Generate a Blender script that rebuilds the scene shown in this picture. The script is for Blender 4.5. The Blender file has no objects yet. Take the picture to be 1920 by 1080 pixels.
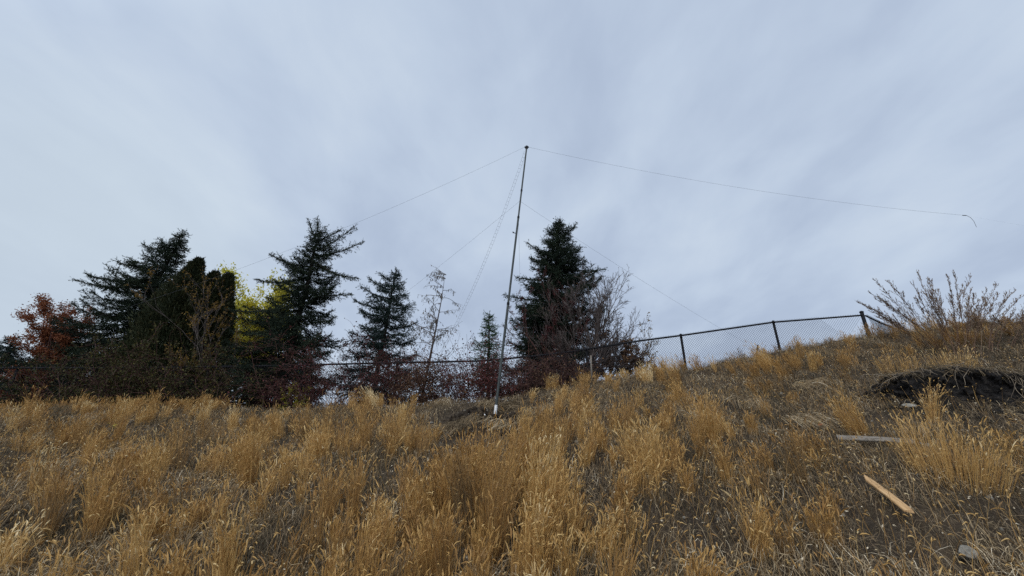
import bpy, math, random
import numpy as np
from mathutils import Vector

random.seed(7)
RNG = np.random.default_rng(11)
S = bpy.context.scene
COL = S.collection
PI = math.pi

# ------------------------------------------------------------------ camera model
EYE = np.array([0.0, 0.0, 1.6])
F = 800.0                                   # focal length in pixels of a 1920 wide frame
TH = math.radians(22.4)
CT, ST = math.cos(TH), math.sin(TH)

def P(px, py, Y):
    """world point seen at photo pixel (px, py) standing Y metres away"""
    u, v = (px - 960) / F, (540 - py) / F
    yy, zz = CT - v * ST, ST + v * CT
    return np.array([u / yy * Y, Y, EYE[2] + zz / yy * Y])

def pix(x, y, z):
    d = y * CT + (z - 1.6) * ST
    d = np.maximum(d, 0.05)
    v = (-(y) * ST + (z - 1.6) * CT) / d
    return 960 + F * x / d, 540 - F * v

def mpp(p):                                  # metres per photo pixel at a world point
    return (p[1] * CT + (p[2] - 1.6) * ST) / F

# ------------------------------------------------------------------ noise
_perm = np.random.default_rng(3).permutation(512)
_grad = np.random.default_rng(4).uniform(0, 2 * PI, 512)
def perlin(x, y):
    x = np.asarray(x, float); y = np.asarray(y, float)
    xi, yi = np.floor(x).astype(int), np.floor(y).astype(int)
    xf, yf = x - xi, y - yi
    def g(ix, iy, dx, dy):
        a = _grad[_perm[(_perm[ix & 511] + iy) & 511]]
        return np.cos(a) * dx + np.sin(a) * dy
    u = xf * xf * xf * (xf * (xf * 6 - 15) + 10)
    v = yf * yf * yf * (yf * (yf * 6 - 15) + 10)
    a = g(xi, yi, xf, yf); b = g(xi + 1, yi, xf - 1, yf)
    c = g(xi, yi + 1, xf, yf - 1); d = g(xi + 1, yi + 1, xf - 1, yf - 1)
    return (a * (1 - u) + b * u) * (1 - v) + (c * (1 - u) + d * u) * v * 1.0
def fbm(x, y, o=3):
    r, a, f = 0, 1.0, 1.0
    for k in range(o):
        r = r + a * perlin(x * f + 17.3 * k, y * f - 9.1 * k); a *= .5; f *= 2.03
    return r

# ------------------------------------------------------------------ terrain
_cr = [(-500, 772, 8.0), (-150, 770, 8.2), (0, 769, 8.4), (150, 769, 8.5), (300, 769, 8.5), (500, 772, 8.6), (700, 764, 8.7), (880, 756, 8.7),
       (1000, 744, 8.9), (1100, 718, 9.2), (1200, 701, 9.6), (1290, 692, 9.9), (1400, 671, 10.0),
       (1500, 653, 10.0), (1620, 631, 10.0), (1700, 620, 9.8), (1800, 611, 9.5), (1920, 604, 9.2), (2100, 600, 9.0)]
_crp = np.array([P(*c) for c in _cr])
_cx, _cy, _cz = _crp[:, 0], _crp[:, 1], _crp[:, 2]

def sstep(a, b, x):
    t = np.clip((x - a) / (b - a), 0, 1)
    return t * t * (3 - 2 * t)

DUG = G0 = None
def H(x, y, fine=True):
    x = np.asarray(x, float); y = np.asarray(y, float)
    yc = np.interp(x, _cx, _cy); zc = np.interp(x, _cx, _cz)
    t = y / yc
    up = zc * np.where(t < 0, 0, 0.93 * t + 0.07 * t * t)
    up = np.where(t < 0, 0, up)
    over = np.maximum(y - yc, 0)
    down = zc * (1 - 0.06 * np.minimum(over, 3) / 1.5 * 0.55 - 0.9 * sstep(3, 60, over))
    z = np.where(t <= 1, up, down)
    far = 1 - sstep(40, 200, np.abs(x))
    z = z * far
    near = (1 - sstep(30, 60, np.abs(x))) * (1 - sstep(20, 40, np.abs(y)))
    z = z + near * (0.11 * fbm(x * .8, y * .8, 2) + 0.05 * fbm(x * 2.3 + 5, y * 2.3, 2)) * sstep(.3, 2.5, y)
    # loose dug soil around the mast foot
    dg = np.exp(-(((x + .42) / .75) ** 2 + ((y - 7.2) / .8) ** 2))
    z = z + dg * (0.2 * fbm(x * 2.6 + 3, y * 3.2 + 8, 2) - .05)
    if fine:
        z = z + near * (0.022 * fbm(x * 7, y * 7, 2) + .05 * dg * np.abs(perlin(x * 9, y * 9)))
    return z

def Gd(px, py):
    """ground point under photo pixel"""
    u, v = (px - 960) / F, (540 - py) / F
    yy, zz = CT - v * ST, ST + v * CT
    Y = np.linspace(.6, 14, 1400)
    z = 1.6 + zz / yy * Y
    h = H(u / yy * Y, Y, False)
    k = np.argmax(z <= h)
    if z[k] > h[k]:
        k = np.argmin(z - h)
    return np.array([u / yy * Y[k], Y[k], float(H(u / yy * Y[k], Y[k]))])

# ------------------------------------------------------------------ materials
def newmat(name):
    m = bpy.data.materials.new(name); m.use_nodes = True
    nt = m.node_tree; nt.nodes.clear()
    out = nt.nodes.new('ShaderNodeOutputMaterial')
    return m, nt, out
def ramp(nt, cols, fac):
    r = nt.nodes.new('ShaderNodeValToRGB')
    e = r.color_ramp.elements
    while len(e) < len(cols): e.new(.5)
    for k, (p, c) in enumerate(cols):
        e[k].position = p; e[k].color = (*c, 1)
    nt.links.new(fac, r.inputs[0])
    return r.outputs[0]
def tone_mat(name, cols, rough=.75, trans=.2, spec=.2):
    """colour per leaf / blade / twig from the 'tone' attribute"""
    m, nt, out = newmat(name)
    at = nt.nodes.new('ShaderNodeAttribute'); at.attribute_name = 'tone'
    c = ramp(nt, cols, at.outputs['Fac'])
    b = nt.nodes.new('ShaderNodeBsdfPrincipled')
    b.inputs['Roughness'].default_value = rough
    b.inputs['Specular IOR Level'].default_value = spec
    nt.links.new(c, b.inputs['Base Color'])
    if trans > 0:
        t = nt.nodes.new('ShaderNodeBsdfTranslucent'); nt.links.new(c, t.inputs[0])
        mx = nt.nodes.new('ShaderNodeMixShader'); mx.inputs[0].default_value = trans
        nt.links.new(b.outputs[0], mx.inputs[1]); nt.links.new(t.outputs[0], mx.inputs[2])
        nt.links.new(mx.outputs[0], out.inputs[0])
    else:
        nt.links.new(b.outputs[0], out.inputs[0])
    return m
def noise_mat(name, cols, scale=8, rough=.8, bump=.3, stretch=(1, 1, 1), metal=0, detail=6, spec=.3, dist=.02):
    m, nt, out = newmat(name)
    tc = nt.nodes.new('ShaderNodeTexCoord'); mp = nt.nodes.new('ShaderNodeMapping')
    mp.inputs['Scale'].default_value = stretch
    nt.links.new(tc.outputs['Object'], mp.inputs[0])
    n = nt.nodes.new('ShaderNodeTexNoise'); n.inputs['Scale'].default_value = scale; n.inputs['Detail'].default_value = detail
    n.inputs['Roughness'].default_value = .65
    nt.links.new(mp.outputs[0], n.inputs['Vector'])
    c = ramp(nt, cols, n.outputs['Fac'])
    b = nt.nodes.new('ShaderNodeBsdfPrincipled')
    b.inputs['Roughness'].default_value = rough; b.inputs['Metallic'].default_value = metal
    b.inputs['Specular IOR Level'].default_value = spec
    nt.links.new(c, b.inputs['Base Color'])
    if bump:
        bp = nt.nodes.new('ShaderNodeBump'); bp.inputs['Strength'].default_value = bump; bp.inputs['Distance'].default_value = dist
        nt.links.new(n.outputs['Fac'], bp.inputs['Height']); nt.links.new(bp.outputs[0], b.inputs['Normal'])
    nt.links.new(b.outputs[0], out.inputs[0])
    return m

M = {}
M['needle'] = tone_mat('needle', [(0, (.009, .015, .011)), (.5, (.017, .027, .017)), (.8, (.034, .048, .027)), (1, (.07, .075, .04))], .8, .08, .12)
M['needle_blue'] = tone_mat('needle_blue', [(0, (.012, .021, .018)), (.6, (.022, .037, .031)), (1, (.045, .06, .05))], .8, .08, .12)
M['needle_green'] = tone_mat('needle_green', [(0, (.025, .05, .025)), (.6, (.045, .085, .04)), (1, (.08, .12, .05))], .7, .15)
M['cypress'] = tone_mat('cypress', [(0, (.012, .017, .007)), (.45, (.024, .03, .011)), (.75, (.045, .046, .016)), (1, (.085, .058, .026))], .8, .1)
M['bark'] = noise_mat('bark', [(.3, (.018, .014, .011)), (.7, (.05, .038, .03))], 14, .9, .6, (1, 1, .25))
M['twig_grey'] = tone_mat('twig_grey', [(0, (.045, .034, .03)), (.5, (.085, .066, .058)), (1, (.15, .12, .105))], .85, 0)
M['twig_red'] = tone_mat('twig_red', [(0, (.04, .018, .016)), (.5, (.075, .034, .028)), (1, (.11, .06, .05))], .85, 0)
M['leaf_yellow'] = tone_mat('leaf_yellow', [(0, (.3, .31, .045)), (.5, (.6, .54, .075)), (1, (.75, .62, .1))], .6, .65)
M['leaf_amber'] = tone_mat('leaf_amber', [(0, (.09, .05, .018)), (.5, (.17, .1, .02)), (.8, (.26, .17, .03)), (1, (.34, .22, .05))], .7, .3)
M['leaf_olive'] = tone_mat('leaf_olive', [(0, (.03, .03, .01)), (.6, (.07, .065, .018)), (1, (.2, .15, .03))], .7, .3)
M['leaf_rust'] = tone_mat('leaf_rust', [(0, (.10, .03, .017)), (.5, (.23, .075, .034)), (1, (.36, .15, .06))], .7, .3)
M['leaf_red'] = tone_mat('leaf_red', [(0, (.035, .012, .012)), (.5, (.075, .02, .02)), (1, (.15, .045, .036))], .7, .25)
M['leaf_brown'] = tone_mat('leaf_brown', [(0, (.06, .035, .022)), (.5, (.14, .075, .04)), (1, (.28, .15, .06))], .7, .25)
M['leaf_dull'] = tone_mat('leaf_dull', [(0, (.07, .06, .05)), (.5, (.14, .125, .1)), (1, (.24, .21, .165))], .8, .25)
M['grass'] = tone_mat('dry_grass', [(0, (.10, .078, .045)), (.22, (.20, .128, .058)), (.45, (.39, .214, .068)), (.68, (.545, .33, .107)), (.86, (.66, .455, .185)), (1, (.8, .65, .38))], .6, .3, .3)
M['thatch'] = tone_mat('thatch', [(0, (.045, .04, .02)), (.3, (.12, .088, .052)), (.62, (.27, .19, .105)), (.86, (.46, .35, .2)), (1, (.74, .63, .45))], .8, .15)
M['weed'] = tone_mat('weed', [(0, (.08, .042, .028)), (.4, (.15, .09, .058)), (.7, (.23, .165, .105)), (1, (.36, .29, .2))], .8, .15)
M['galv'] = noise_mat('galvanised', [(.3, (.03, .036, .034)), (.7, (.07, .078, .073))], 9, .6, .05, (1, 1, .3), .2)
M['white_tube'] = noise_mat('white_tube', [(.3, (.66, .64, .6)), (.7, (.8, .79, .76))], 12, .5, .05)
M['wire'] = noise_mat('dark_wire', [(.3, (.07, .07, .075)), (.7, (.12, .12, .125))], 6, .6, 0)
M['pale_wire'] = noise_mat('pale_wire', [(.3, (.2, .2, .21)), (.7, (.28, .28, .29))], 6, .6, 0)
M['black_metal'] = noise_mat('black_metal', [(.3, (.008, .008, .01)), (.7, (.018, .018, .02))], 10, .7, .1, spec=.15)
M['wood_fresh'] = noise_mat('fresh_wood', [(.3, (.22, .125, .058)), (.5, (.43, .26, .115)), (.7, (.56, .37, .19))], 9, .7, .25, (1, 14, 14), 0, 6, .2, .004)
M['wood_grey'] = noise_mat('grey_wood', [(.3, (.07, .058, .045)), (.5, (.17, .145, .115)), (.72, (.27, .235, .195))], 9, .85, .35, (1, 14, 14), 0, 6, .2, .004)
M['stone'] = noise_mat('stone', [(.3, (.11, .098, .078)), (.5, (.22, .2, .16)), (.7, (.34, .31, .26))], 30, .9, .9)
M['stone_white'] = noise_mat('stone_white', [(.25, (.45, .41, .36)), (.7, (.68, .64, .58))], 22, .85, .5)
M['earth'] = noise_mat('dark_earth', [(.28, (.008, .008, .008)), (.52, (.019, .017, .016)), (.72, (.055, .046, .038))], 13, .95, .9, (1, 1, 2.2), 0, 9, .1, .05)
M['root'] = tone_mat('root', [(0, (.09, .07, .05)), (1, (.3, .24, .17))], .85, 0)

def ground_material():
    m, nt, out = newmat('hillside_soil')
    tc = nt.nodes.new('ShaderNodeTexCoord')
    def noise(s, d, r=.6):
        n = nt.nodes.new('ShaderNodeTexNoise'); n.inputs['Scale'].default_value = s
        n.inputs['Detail'].default_value = d; n.inputs['Roughness'].default_value = r
        nt.links.new(tc.outputs['Object'], n.inputs['Vector']); return n
    a, b_, c = noise(1.1, 5), noise(9, 8, .7), noise(60, 6, .7)
    ca = ramp(nt, [(.35, (.026, .02, .015)), (.5, (.05, .037, .026)), (.66, (.1, .07, .042))], a.outputs['Fac'])
    cb = ramp(nt, [(.3, (.015, .012, .01)), (.52, (.05, .038, .027)), (.7, (.13, .095, .06))], b_.outputs['Fac'])
    mx = nt.nodes.new('ShaderNodeMix'); mx.data_type = 'RGBA'; mx.inputs[0].default_value = .55
    nt.links.new(ca, mx.inputs[6]); nt.links.new(cb, mx.inputs[7])
    fl = ramp(nt, [(.58, (0, 0, 0)), (.68, (1, 1, 1))], c.outputs['Fac'])
    mx2 = nt.nodes.new('ShaderNodeMix'); mx2.data_type = 'RGBA'
    nt.links.new(fl, mx2.inputs[0]); nt.links.new(mx.outputs[2], mx2.inputs[6]); mx2.inputs[7].default_value = (.24, .18, .11, 1)
    p = nt.nodes.new('ShaderNodeBsdfPrincipled'); p.inputs['Roughness'].default_value = .95; p.inputs['Specular IOR Level'].default_value = .1
    # darker moist earth where the bank was dug for the mast
    vm = nt.nodes.new('ShaderNodeVectorMath'); vm.operation = 'MULTIPLY_ADD'; vm.inputs[1].default_value = (1.25, 1.05, 0); vm.inputs[2].default_value = (.62, -7.35, 0)
    nt.links.new(tc.outputs['Object'], vm.inputs[0])
    le = nt.nodes.new('ShaderNodeVectorMath'); le.operation = 'LENGTH'; nt.links.new(vm.outputs[0], le.inputs[0])
    an = nt.nodes.new('ShaderNodeMath'); an.operation = 'MULTIPLY_ADD'; nt.links.new(b_.outputs['Fac'], an.inputs[0]); an.inputs[1].default_value = .9; nt.links.new(le.outputs['Value'], an.inputs[2])
    mr = nt.nodes.new('ShaderNodeMapRange'); mr.inputs[1].default_value = 1.05; mr.inputs[2].default_value = 1.5; mr.inputs[3].default_value = .85; mr.inputs[4].default_value = 0
    nt.links.new(an.outputs[0], mr.inputs[0])
    mx3 = nt.nodes.new('ShaderNodeMix'); mx3.data_type = 'RGBA'; nt.links.new(mr.outputs[0], mx3.inputs[0]); nt.links.new(mx2.outputs[2], mx3.inputs[6]); mx3.inputs[7].default_value = (.03, .021, .014, 1)
    nt.links.new(mx3.outputs[2], p.inputs['Base Color'])
    ad = nt.nodes.new('ShaderNodeMath'); ad.operation = 'ADD'
    nt.links.new(b_.outputs['Fac'], ad.inputs[0]); nt.links.new(c.outputs['Fac'], ad.inputs[1])
    bp = nt.nodes.new('ShaderNodeBump'); bp.inputs['Strength'].default_value = .8; bp.inputs['Distance'].default_value = .05
    nt.links.new(ad.outputs[0], bp.inputs['Height']); nt.links.new(bp.outputs[0], p.inputs['Normal'])
    nt.links.new(p.outputs[0], out.inputs[0])
    return m
M['ground'] = ground_material()

# ------------------------------------------------------------------ mesh builder
def unit(v):
    n = np.linalg.norm(v, axis=-1, keepdims=True); return v / np.maximum(n, 1e-9)

class MB:
    def __init__(s): s.V = []; s.Q = []; s.T = []; s.tone = []; s.n = 0
    def add(s, V, quads=None, tris=None, tone=.5):
        V = np.asarray(V, float).reshape(-1, 3); k = len(V)
        if k == 0: return
        if quads is not None and len(quads): s.Q.append(np.asarray(quads) + s.n)
        if tris is not None and len(tris): s.T.append(np.asarray(tris) + s.n)
        s.tone.append(np.broadcast_to(np.asarray(tone, float), (k,)).copy())
        s.V.append(V); s.n += k
    def ribbons(s, pts, wid, side, tone):
        """pts (n,k,3), wid (n,k), side (n,3)"""
        n, k, _ = pts.shape
        if n == 0: return
        off = side[:, None, :] * wid[:, :, None] * .5
        V = np.stack([pts - off, pts + off], 2).reshape(-1, 3)
        base = (np.arange(n) * 2 * k)[:, None] + (np.arange(k - 1) * 2)[None, :]
        q = np.stack([base, base + 1, base + 3, base + 2], -1).reshape(-1, 4)
        s.add(V, q, None, np.repeat(tone, 2 * k))
    def tubes(s, pts, rad, tone, m=4, cap=False):
        """pts (n,k,3), rad (n,k)"""
        pts = np.asarray(pts, float); n, k, _ = pts.shape
        if n == 0: return
        tan = np.empty_like(pts); tan[:, 1:-1] = pts[:, 2:] - pts[:, :-2]; tan[:, 0] = pts[:, 1] - pts[:, 0]; tan[:, -1] = pts[:, -1] - pts[:, -2]
        tan = unit(tan)
        mt = unit(pts[:, -1] - pts[:, 0])
        ref = np.where(np.abs(mt[:, 2:3]) > .75, np.array([[1., .13, .07]]), np.array([[.05, .09, 1.]]))
        a = unit(np.cross(tan, ref[:, None, :])); b = np.cross(tan, a)
        ang = np.arange(m) * 2 * PI / m
        V = pts[:, :, None, :] + rad[:, :, None, None] * (a[:, :, None, :] * np.cos(ang)[None, None, :, None] + b[:, :, None, :] * np.sin(ang)[None, None, :, None])
        idx = np.arange(n * k * m).reshape(n, k, m)
        nx = np.roll(idx, -1, 2)
        q = np.stack([idx[:, :-1], nx[:, :-1], nx[:, 1:], idx[:, 1:]], -1).reshape(-1, 4)
        s.add(V.reshape(-1, 3), q, None, np.repeat(np.broadcast_to(tone, (n,)), k * m))
        if cap and m >= 3:
            o = s.n
            for i in range(n):
                for e, row in ((0, idx[i, 0][::-1]), (1, idx[i, -1])):
                    c = pts[i, -1 if e else 0]
                    ring = V[i, -1 if e else 0]
                    if not e: ring = ring[::-1]
                    vv = np.vstack([c[None], ring])
                    s.add(vv, None, [[0, 1 + j, 1 + (j + 1) % m] for j in range(m)], float(np.broadcast_to(tone, (n,))[i]))
    def tube(s, pts, rad, tone=.5, m=8, cap=True):
        pts = np.asarray(pts, float)
        s.tubes(pts[None], np.broadcast_to(np.asarray(rad, float), (len(pts),))[None], np.array([tone]), m, cap)
    def leaves(s, c, d, nrm, ln, wd, tone):
        """folded rhombus leaf: base c, direction d"""
        n = len(c)
        if n == 0: return
        d = unit(d); sd = unit(np.cross(d, nrm)); up = np.cross(sd, d)
        ln = np.broadcast_to(ln, (n,))[:, None]; wd = np.broadcast_to(wd, (n,))[:, None]
        v0 = c; v2 = c + d * ln - up * ln * .12
        mid = c + d * ln * .45 + up * wd * .18
        V = np.stack([v0, mid + sd * wd * .5 - up * wd * .2, v2, mid - sd * wd * .5 - up * wd * .2], 1).reshape(-1, 3)
        i = np.arange(n)[:, None] * 4
        t = np.concatenate([i + np.array([[0, 1, 2]]), i + np.array([[0, 2, 3]])], 0)
        s.add(V, None, t, np.repeat(np.broadcast_to(tone, (n,)), 4))
    def needles(s, p, q, per_m, ln, wd, tone, spread=.8):
        """needle triangles along segments p->q"""
        L = np.linalg.norm(q - p, axis=1)
        cnt = np.maximum(RNG.poisson(L * per_m), 2)
        i = np.repeat(np.arange(len(p)), cnt); N = len(i)
        t = RNG.random(N)[:, None]
        ax = unit(q - p)[i]
        base = p[i] * (1 - t) + q[i] * t
        r = RNG.normal(size=(N, 3)); r = unit(r - ax * (r * ax).sum(1, keepdims=True))
        d = unit(ax * RNG.uniform(.35, 1.2, (N, 1)) + r * spread)
        l = (ln * RNG.uniform(.6, 1.25, N))[:, None]
        sd = unit(np.cross(d, RNG.normal(size=(N, 3)))) * (wd * RNG.uniform(.7, 1.3, N))[:, None] * .5
        V = np.stack([base - sd, base + sd, base + d * l], 1).reshape(-1, 3)
        s.add(V, None, np.arange(N * 3).reshape(-1, 3), np.repeat(np.clip(tone[i] + RNG.normal(0, .19, N), 0, 1), 3))
    def box(s, c, ax, ay, az, tone=.5):
        """box from centre and three half vectors"""
        c = np.asarray(c); V = [c + i * ax + j * ay + k * az for k in (-1, 1) for j in (-1, 1) for i in (-1, 1)]
        s.add(V, [[0, 2, 3, 1], [4, 5, 7, 6], [0, 1, 5, 4], [2, 6, 7, 3], [0, 4, 6, 2], [1, 3, 7, 5]], None, tone)
    def build(s, name, mat, parent=None, smooth=False):
        me = bpy.data.meshes.new(name)
        V = np.concatenate(s.V) if s.V else np.zeros((0, 3))
        org = np.zeros(3)
        if parent is not None: org = np.array(parent['_o'] if '_o' in parent else (0, 0, 0), float)
        V = V - org
        T = np.concatenate(s.T) if s.T else np.zeros((0, 3), int)
        Q = np.concatenate(s.Q) if s.Q else np.zeros((0, 4), int)
        me.vertices.add(len(V)); me.vertices.foreach_set('co', V.astype(np.float32).ravel())
        nl = T.size + Q.size
        me.loops.add(nl); me.polygons.add(len(T) + len(Q))
        me.loops.foreach_set('vertex_index', np.concatenate([T.ravel(), Q.ravel()]).astype(np.int32))
        st = np.concatenate([np.arange(len(T)) * 3, T.size + np.arange(len(Q)) * 4]).astype(np.int32)
        me.polygons.foreach_set('loop_start', st)
        if smooth: me.polygons.foreach_set('use_smooth', np.ones(len(st), bool))
        me.update(calc_edges=True)
        at = me.attributes.new('tone', 'FLOAT', 'POINT')
        at.data.foreach_set('value', np.concatenate(s.tone).astype(np.float32))
        me.materials.append(M[mat])
        o = bpy.data.objects.new(name, me); COL.objects.link(o)
        if parent is not None:
            o.parent = parent
            o['_o'] = list(org)
        return o

def thing(name, label, cat, loc, group=None):
    o = bpy.data.objects.new(name, None); COL.objects.link(o)
    o.empty_display_size = .2
    o.location = loc; o['_o'] = [float(v) for v in loc]
    o['label'] = label; o['category'] = cat
    if group: o['group'] = group
    return o
def tag(o, label=None, cat=None, group=None, kind=None):
    if label: o['label'] = label
    if cat: o['category'] = cat
    if group: o['group'] = group
    if kind: o['kind'] = kind
    return o

# ------------------------------------------------------------------ ground sheet
def build_ground():
    def axis(lo, hi, st, far):
        a = np.arange(lo, hi + 1e-6, st)
        g = []; d = st; v = hi
        while v < far:
            d *= 1.35; v += d; g.append(v)
        g2 = []; d = st; v = lo
        while v > -far:
            d *= 1.35; v -= d; g2.append(v)
        return np.concatenate([g2[::-1], a, g])
    xs = axis(-12, 14, .07, 1500); ys = axis(-.5, 12, .07, 1500)
    X, Y = np.meshgrid(xs, ys)
    Z = H(X, Y)
    nx, ny = len(xs), len(ys)
    idx = np.arange(nx * ny).reshape(ny, nx)
    q = np.stack([idx[:-1, :-1], idx[:-1, 1:], idx[1:, 1:], idx[1:, :-1]], -1).reshape(-1, 4)
    mb = MB(); mb.add(np.stack([X, Y, Z], -1).reshape(-1, 3), q)
    o = mb.build('ground', 'ground', smooth=True)
    tag(o, 'dry brown hillside soil rising to the crest', 'ground', kind='structure')
build_ground()

# ------------------------------------------------------------------ grass
def grass_mask(px, py):
    """how strongly tall golden grass grows (0..1) from what the photo shows"""
    return px

# ellipses in photo pixels of the ground: bare, matted or dark patches
BARE = [(1806, 1085, 60, 70, 1.0), (880, 840, 75, 45, 1.0), (1665, 985, 60, 60, .9), (875, 800, 85, 42, 1.0), (900, 765, 110, 26, .9), (1285, 1015, 75, 60, .9), (1650, 790, 130, 30, .8), (1810, 725, 190, 45, 1.0),
        (1690, 880, 110, 55, .75), (1790, 1000, 170, 110, .85), (1420, 770, 120, 22, .7), (1560, 960, 60, 60, .4), (1320, 730, 50, 30, .5),
        (680, 890, 70, 28, .6), (120, 880, 60, 22, .7), (270, 830, 40, 28, .7), (70, 920, 70, 30, .6), (330, 920, 50, 36, .7), (550, 1010, 60, 40, .55),
        (700, 940, 60, 30, .5), (1180, 760, 80, 22, .6), (1110, 910, 40, 40, .6), (380, 860, 60, 20, .4), (520, 775, 80, 18, .7), (20, 1010, 40, 60, .7),
        (420, 1040, 60, 50, .4), (1460, 850, 80, 30, .3), (640, 800, 40, 30, .4), (800, 910, 30, 30, .3), (1820, 790, 120, 25, .9), (1880, 680, 90, 30, .6)]
RICH = [(920, 985, 150, 130, 1.5), (1000, 880, 90, 55, .9), (600, 850, 45, 30, .8), (440, 910, 60, 40, .7), (720, 770, 120, 25, .5),
        (300, 770, 300, 22, .5), (1240, 730, 90, 24, .8), (1330, 800, 36, 60, .8), (1420, 950, 110, 90, .55), (1200, 850, 60, 40, .6),
        (100, 1040, 80, 60, .6), (700, 1030, 100, 60, .6), (1150, 990, 60, 70, .5), (1060, 770, 50, 30, .6), (1470, 700, 90, 26, .5), (260, 920, 40, 36, .5),
        (1560, 1040, 70, 60, .35), (780, 800, 40, 30, .6), (140, 840, 60, 30, .5), (1780, 640, 200, 26, .5)]
def field(px, py, lst):
    r = np.zeros_like(px)
    for cx, cy, rx, ry, w in lst:
        r = np.maximum(r, w * np.exp(-(((px - cx) / rx) ** 2 + ((py - cy) / ry) ** 2) * .8))
    return r

def dugm(x, y):
    return np.clip(1 - 1.25 * np.exp(-((((x + .5) / .82) ** 2 + ((y - 6.85) / 1.25) ** 2) ** 2)), 0, 1)

def scatter(n, y0=1.5, y1=10.6, spread=1.5):
    """points spread over the bank, more of them nearer the foot path"""
    x = RNG.uniform(-1, 1, n); y = y0 + (y1 - y0) * RNG.random(n) ** .8
    return x * (spread * y + .8), y

def stems(mb, root, h, lean, tone, w=.004, droop=.1, k=5):
    """curved ribbons: root (n,3), height (n,), lean (n,2)"""
    n = len(root)
    t = np.linspace(0, 1, k)[None, :]
    cur = RNG.normal(0, 1, (n, 2)) * (h * droop)[:, None]
    pts = np.empty((n, k, 3))
    hx = lean[:, :1] * h[:, None] * t + cur[:, :1] * t ** 2.4
    hy = lean[:, 1:] * h[:, None] * t + cur[:, 1:] * t ** 2.4
    pts[:, :, 0] = root[:, :1] + hx; pts[:, :, 1] = root[:, 1:2] + hy
    pts[:, :, 2] = root[:, 2:] + h[:, None] * t * (1 - .12 * t * np.abs(lean).sum(1)[:, None])
    a = RNG.normal(0, .75, n)
    side = np.stack([np.cos(a), np.sin(a), np.zeros(n)], 1)
    wd = (w * RNG.uniform(.7, 1.3, n))[:, None] * np.interp(t[0], [0, .5, 1], [1, .85, .35])[None, :]
    mb.ribbons(pts, wd, side, tone)
    return pts

def fine_heads(mb, pts, tone, ln=.07, wd=.009):
    """narrow feathery seed heads: two crossed slim ribbons on the stem tip"""
    n = len(pts)
    if n == 0: return
    tip = pts[:, -1]; d = unit(pts[:, -1] - pts[:, -2])
    L = ln * RNG.uniform(.6, 1.3, n)
    bend = RNG.normal(0, .35, (n, 3)); bend[:, 2] = -np.abs(bend[:, 2])
    t = np.linspace(0, 1, 4)
    p = tip[:, None, :] + d[:, None, :] * (L[:, None] * t)[:, :, None] + bend[:, None, :] * (L[:, None] * t ** 2)[:, :, None] * .6
    wv = np.array([.4, 1, .8, .1])[None, :] * (wd * RNG.uniform(.6, 1.3, n))[:, None]
    for _ in range(2):
        side = unit(np.cross(d, RNG.normal(size=(n, 3))))
        mb.ribbons(p, wv, side, tone)

def fox_heads(mb, pts, tone, ln=.042, r=.0045):
    """nodding bristly foxtail spikes"""
    n = len(pts)
    if n == 0: return
    tip = pts[:, -1]; d = unit(pts[:, -1] - pts[:, -2])
    L = ln * RNG.uniform(.55, 1.3, n)
    a = RNG.normal(.3, 1.5, n)
    hor = np.stack([np.cos(a), np.sin(a), np.zeros(n)], 1)
    nod = RNG.uniform(.1, 1.35, n)[:, None, None]
    t = np.linspace(0, 1, 6)
    p = tip[:, None, :] + (L[:, None] * t)[:, :, None] * d[:, None, :] * (1 - .35 * nod * t[None, :, None]) + (L[:, None] * t ** 2)[:, :, None] * (hor[:, None, :] * .75 - np.array([0, 0, .55])) * nod
    rr = np.array([.35, .9, 1, .9, .65, .15])[None, :] * (r * RNG.uniform(.6, 1.2, n))[:, None]
    mb.tubes(p, rr, tone, 5)
    # bristles
    m = 10
    i = np.repeat(np.arange(n), m); tt = RNG.uniform(.1, .95, n * m)
    kf = tt * 5; k0 = np.minimum(kf.astype(int), 4); f = (kf - k0)[:, None]
    base = p[i, k0] * (1 - f) + p[i, k0 + 1] * f
    ax = unit(p[i, k0 + 1] - p[i, k0])
    rv = RNG.normal(size=(n * m, 3)); rv = unit(rv - ax * (rv * ax).sum(1, keepdims=True))
    dd = unit(ax + rv * .8)
    l = RNG.uniform(.008, .016, n * m)[:, None]
    sd = unit(np.cross(dd, ax)) * .0012
    V = np.stack([base - sd, base + sd, base + dd * l], 1).reshape(-1, 3)
    mb.add(V, None, np.arange(n * m * 3).reshape(-1, 3), np.repeat(np.clip(tone[i] + .03, 0, 1), 3))

def tuft(mb, c, n, rad, h, lean, tone, fan=.22, w=.0042, heads=.4, fox=0., elong=1.):
    n = int(n * 1.35); w = w * .8
    a = RNG.uniform(0, 2 * PI, n); r = rad * np.sqrt(RNG.random(n))
    ox, oy = r * np.cos(a) * elong, r * np.sin(a)
    x, y = c[0] + ox, c[1] + oy
    root = np.stack([x, y, H(x, y) - .02], 1)
    hh = h * RNG.uniform(.45, 1.08, n) * (1 - .3 * (r / rad) ** 2)
    ln = np.stack([lean[0] + fan * ox / rad + RNG.normal(0, .05, n), lean[1] + fan * oy / rad + RNG.normal(0, .05, n)], 1)
    tn = np.clip(tone + RNG.normal(0, .1, n), .12, 1)
    pts = stems(mb, root, hh, ln, tn, w)
    u = RNG.random(n)
    s = u < heads
    fine_heads(mb, pts[s], np.clip(tn[s] + .14, 0, 1))
    s = u > 1 - fox
    fox_heads(mb, pts[s], np.clip(tn[s] + .15, 0, 1))
    return pts

def ground_lean(x, y):
    return np.stack([.10 * np.sin(x * .9 + 1) - .05 * np.clip(x - 1.5, 0, 4), -.05 + 0 * y], -1)

g = MB()
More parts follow.
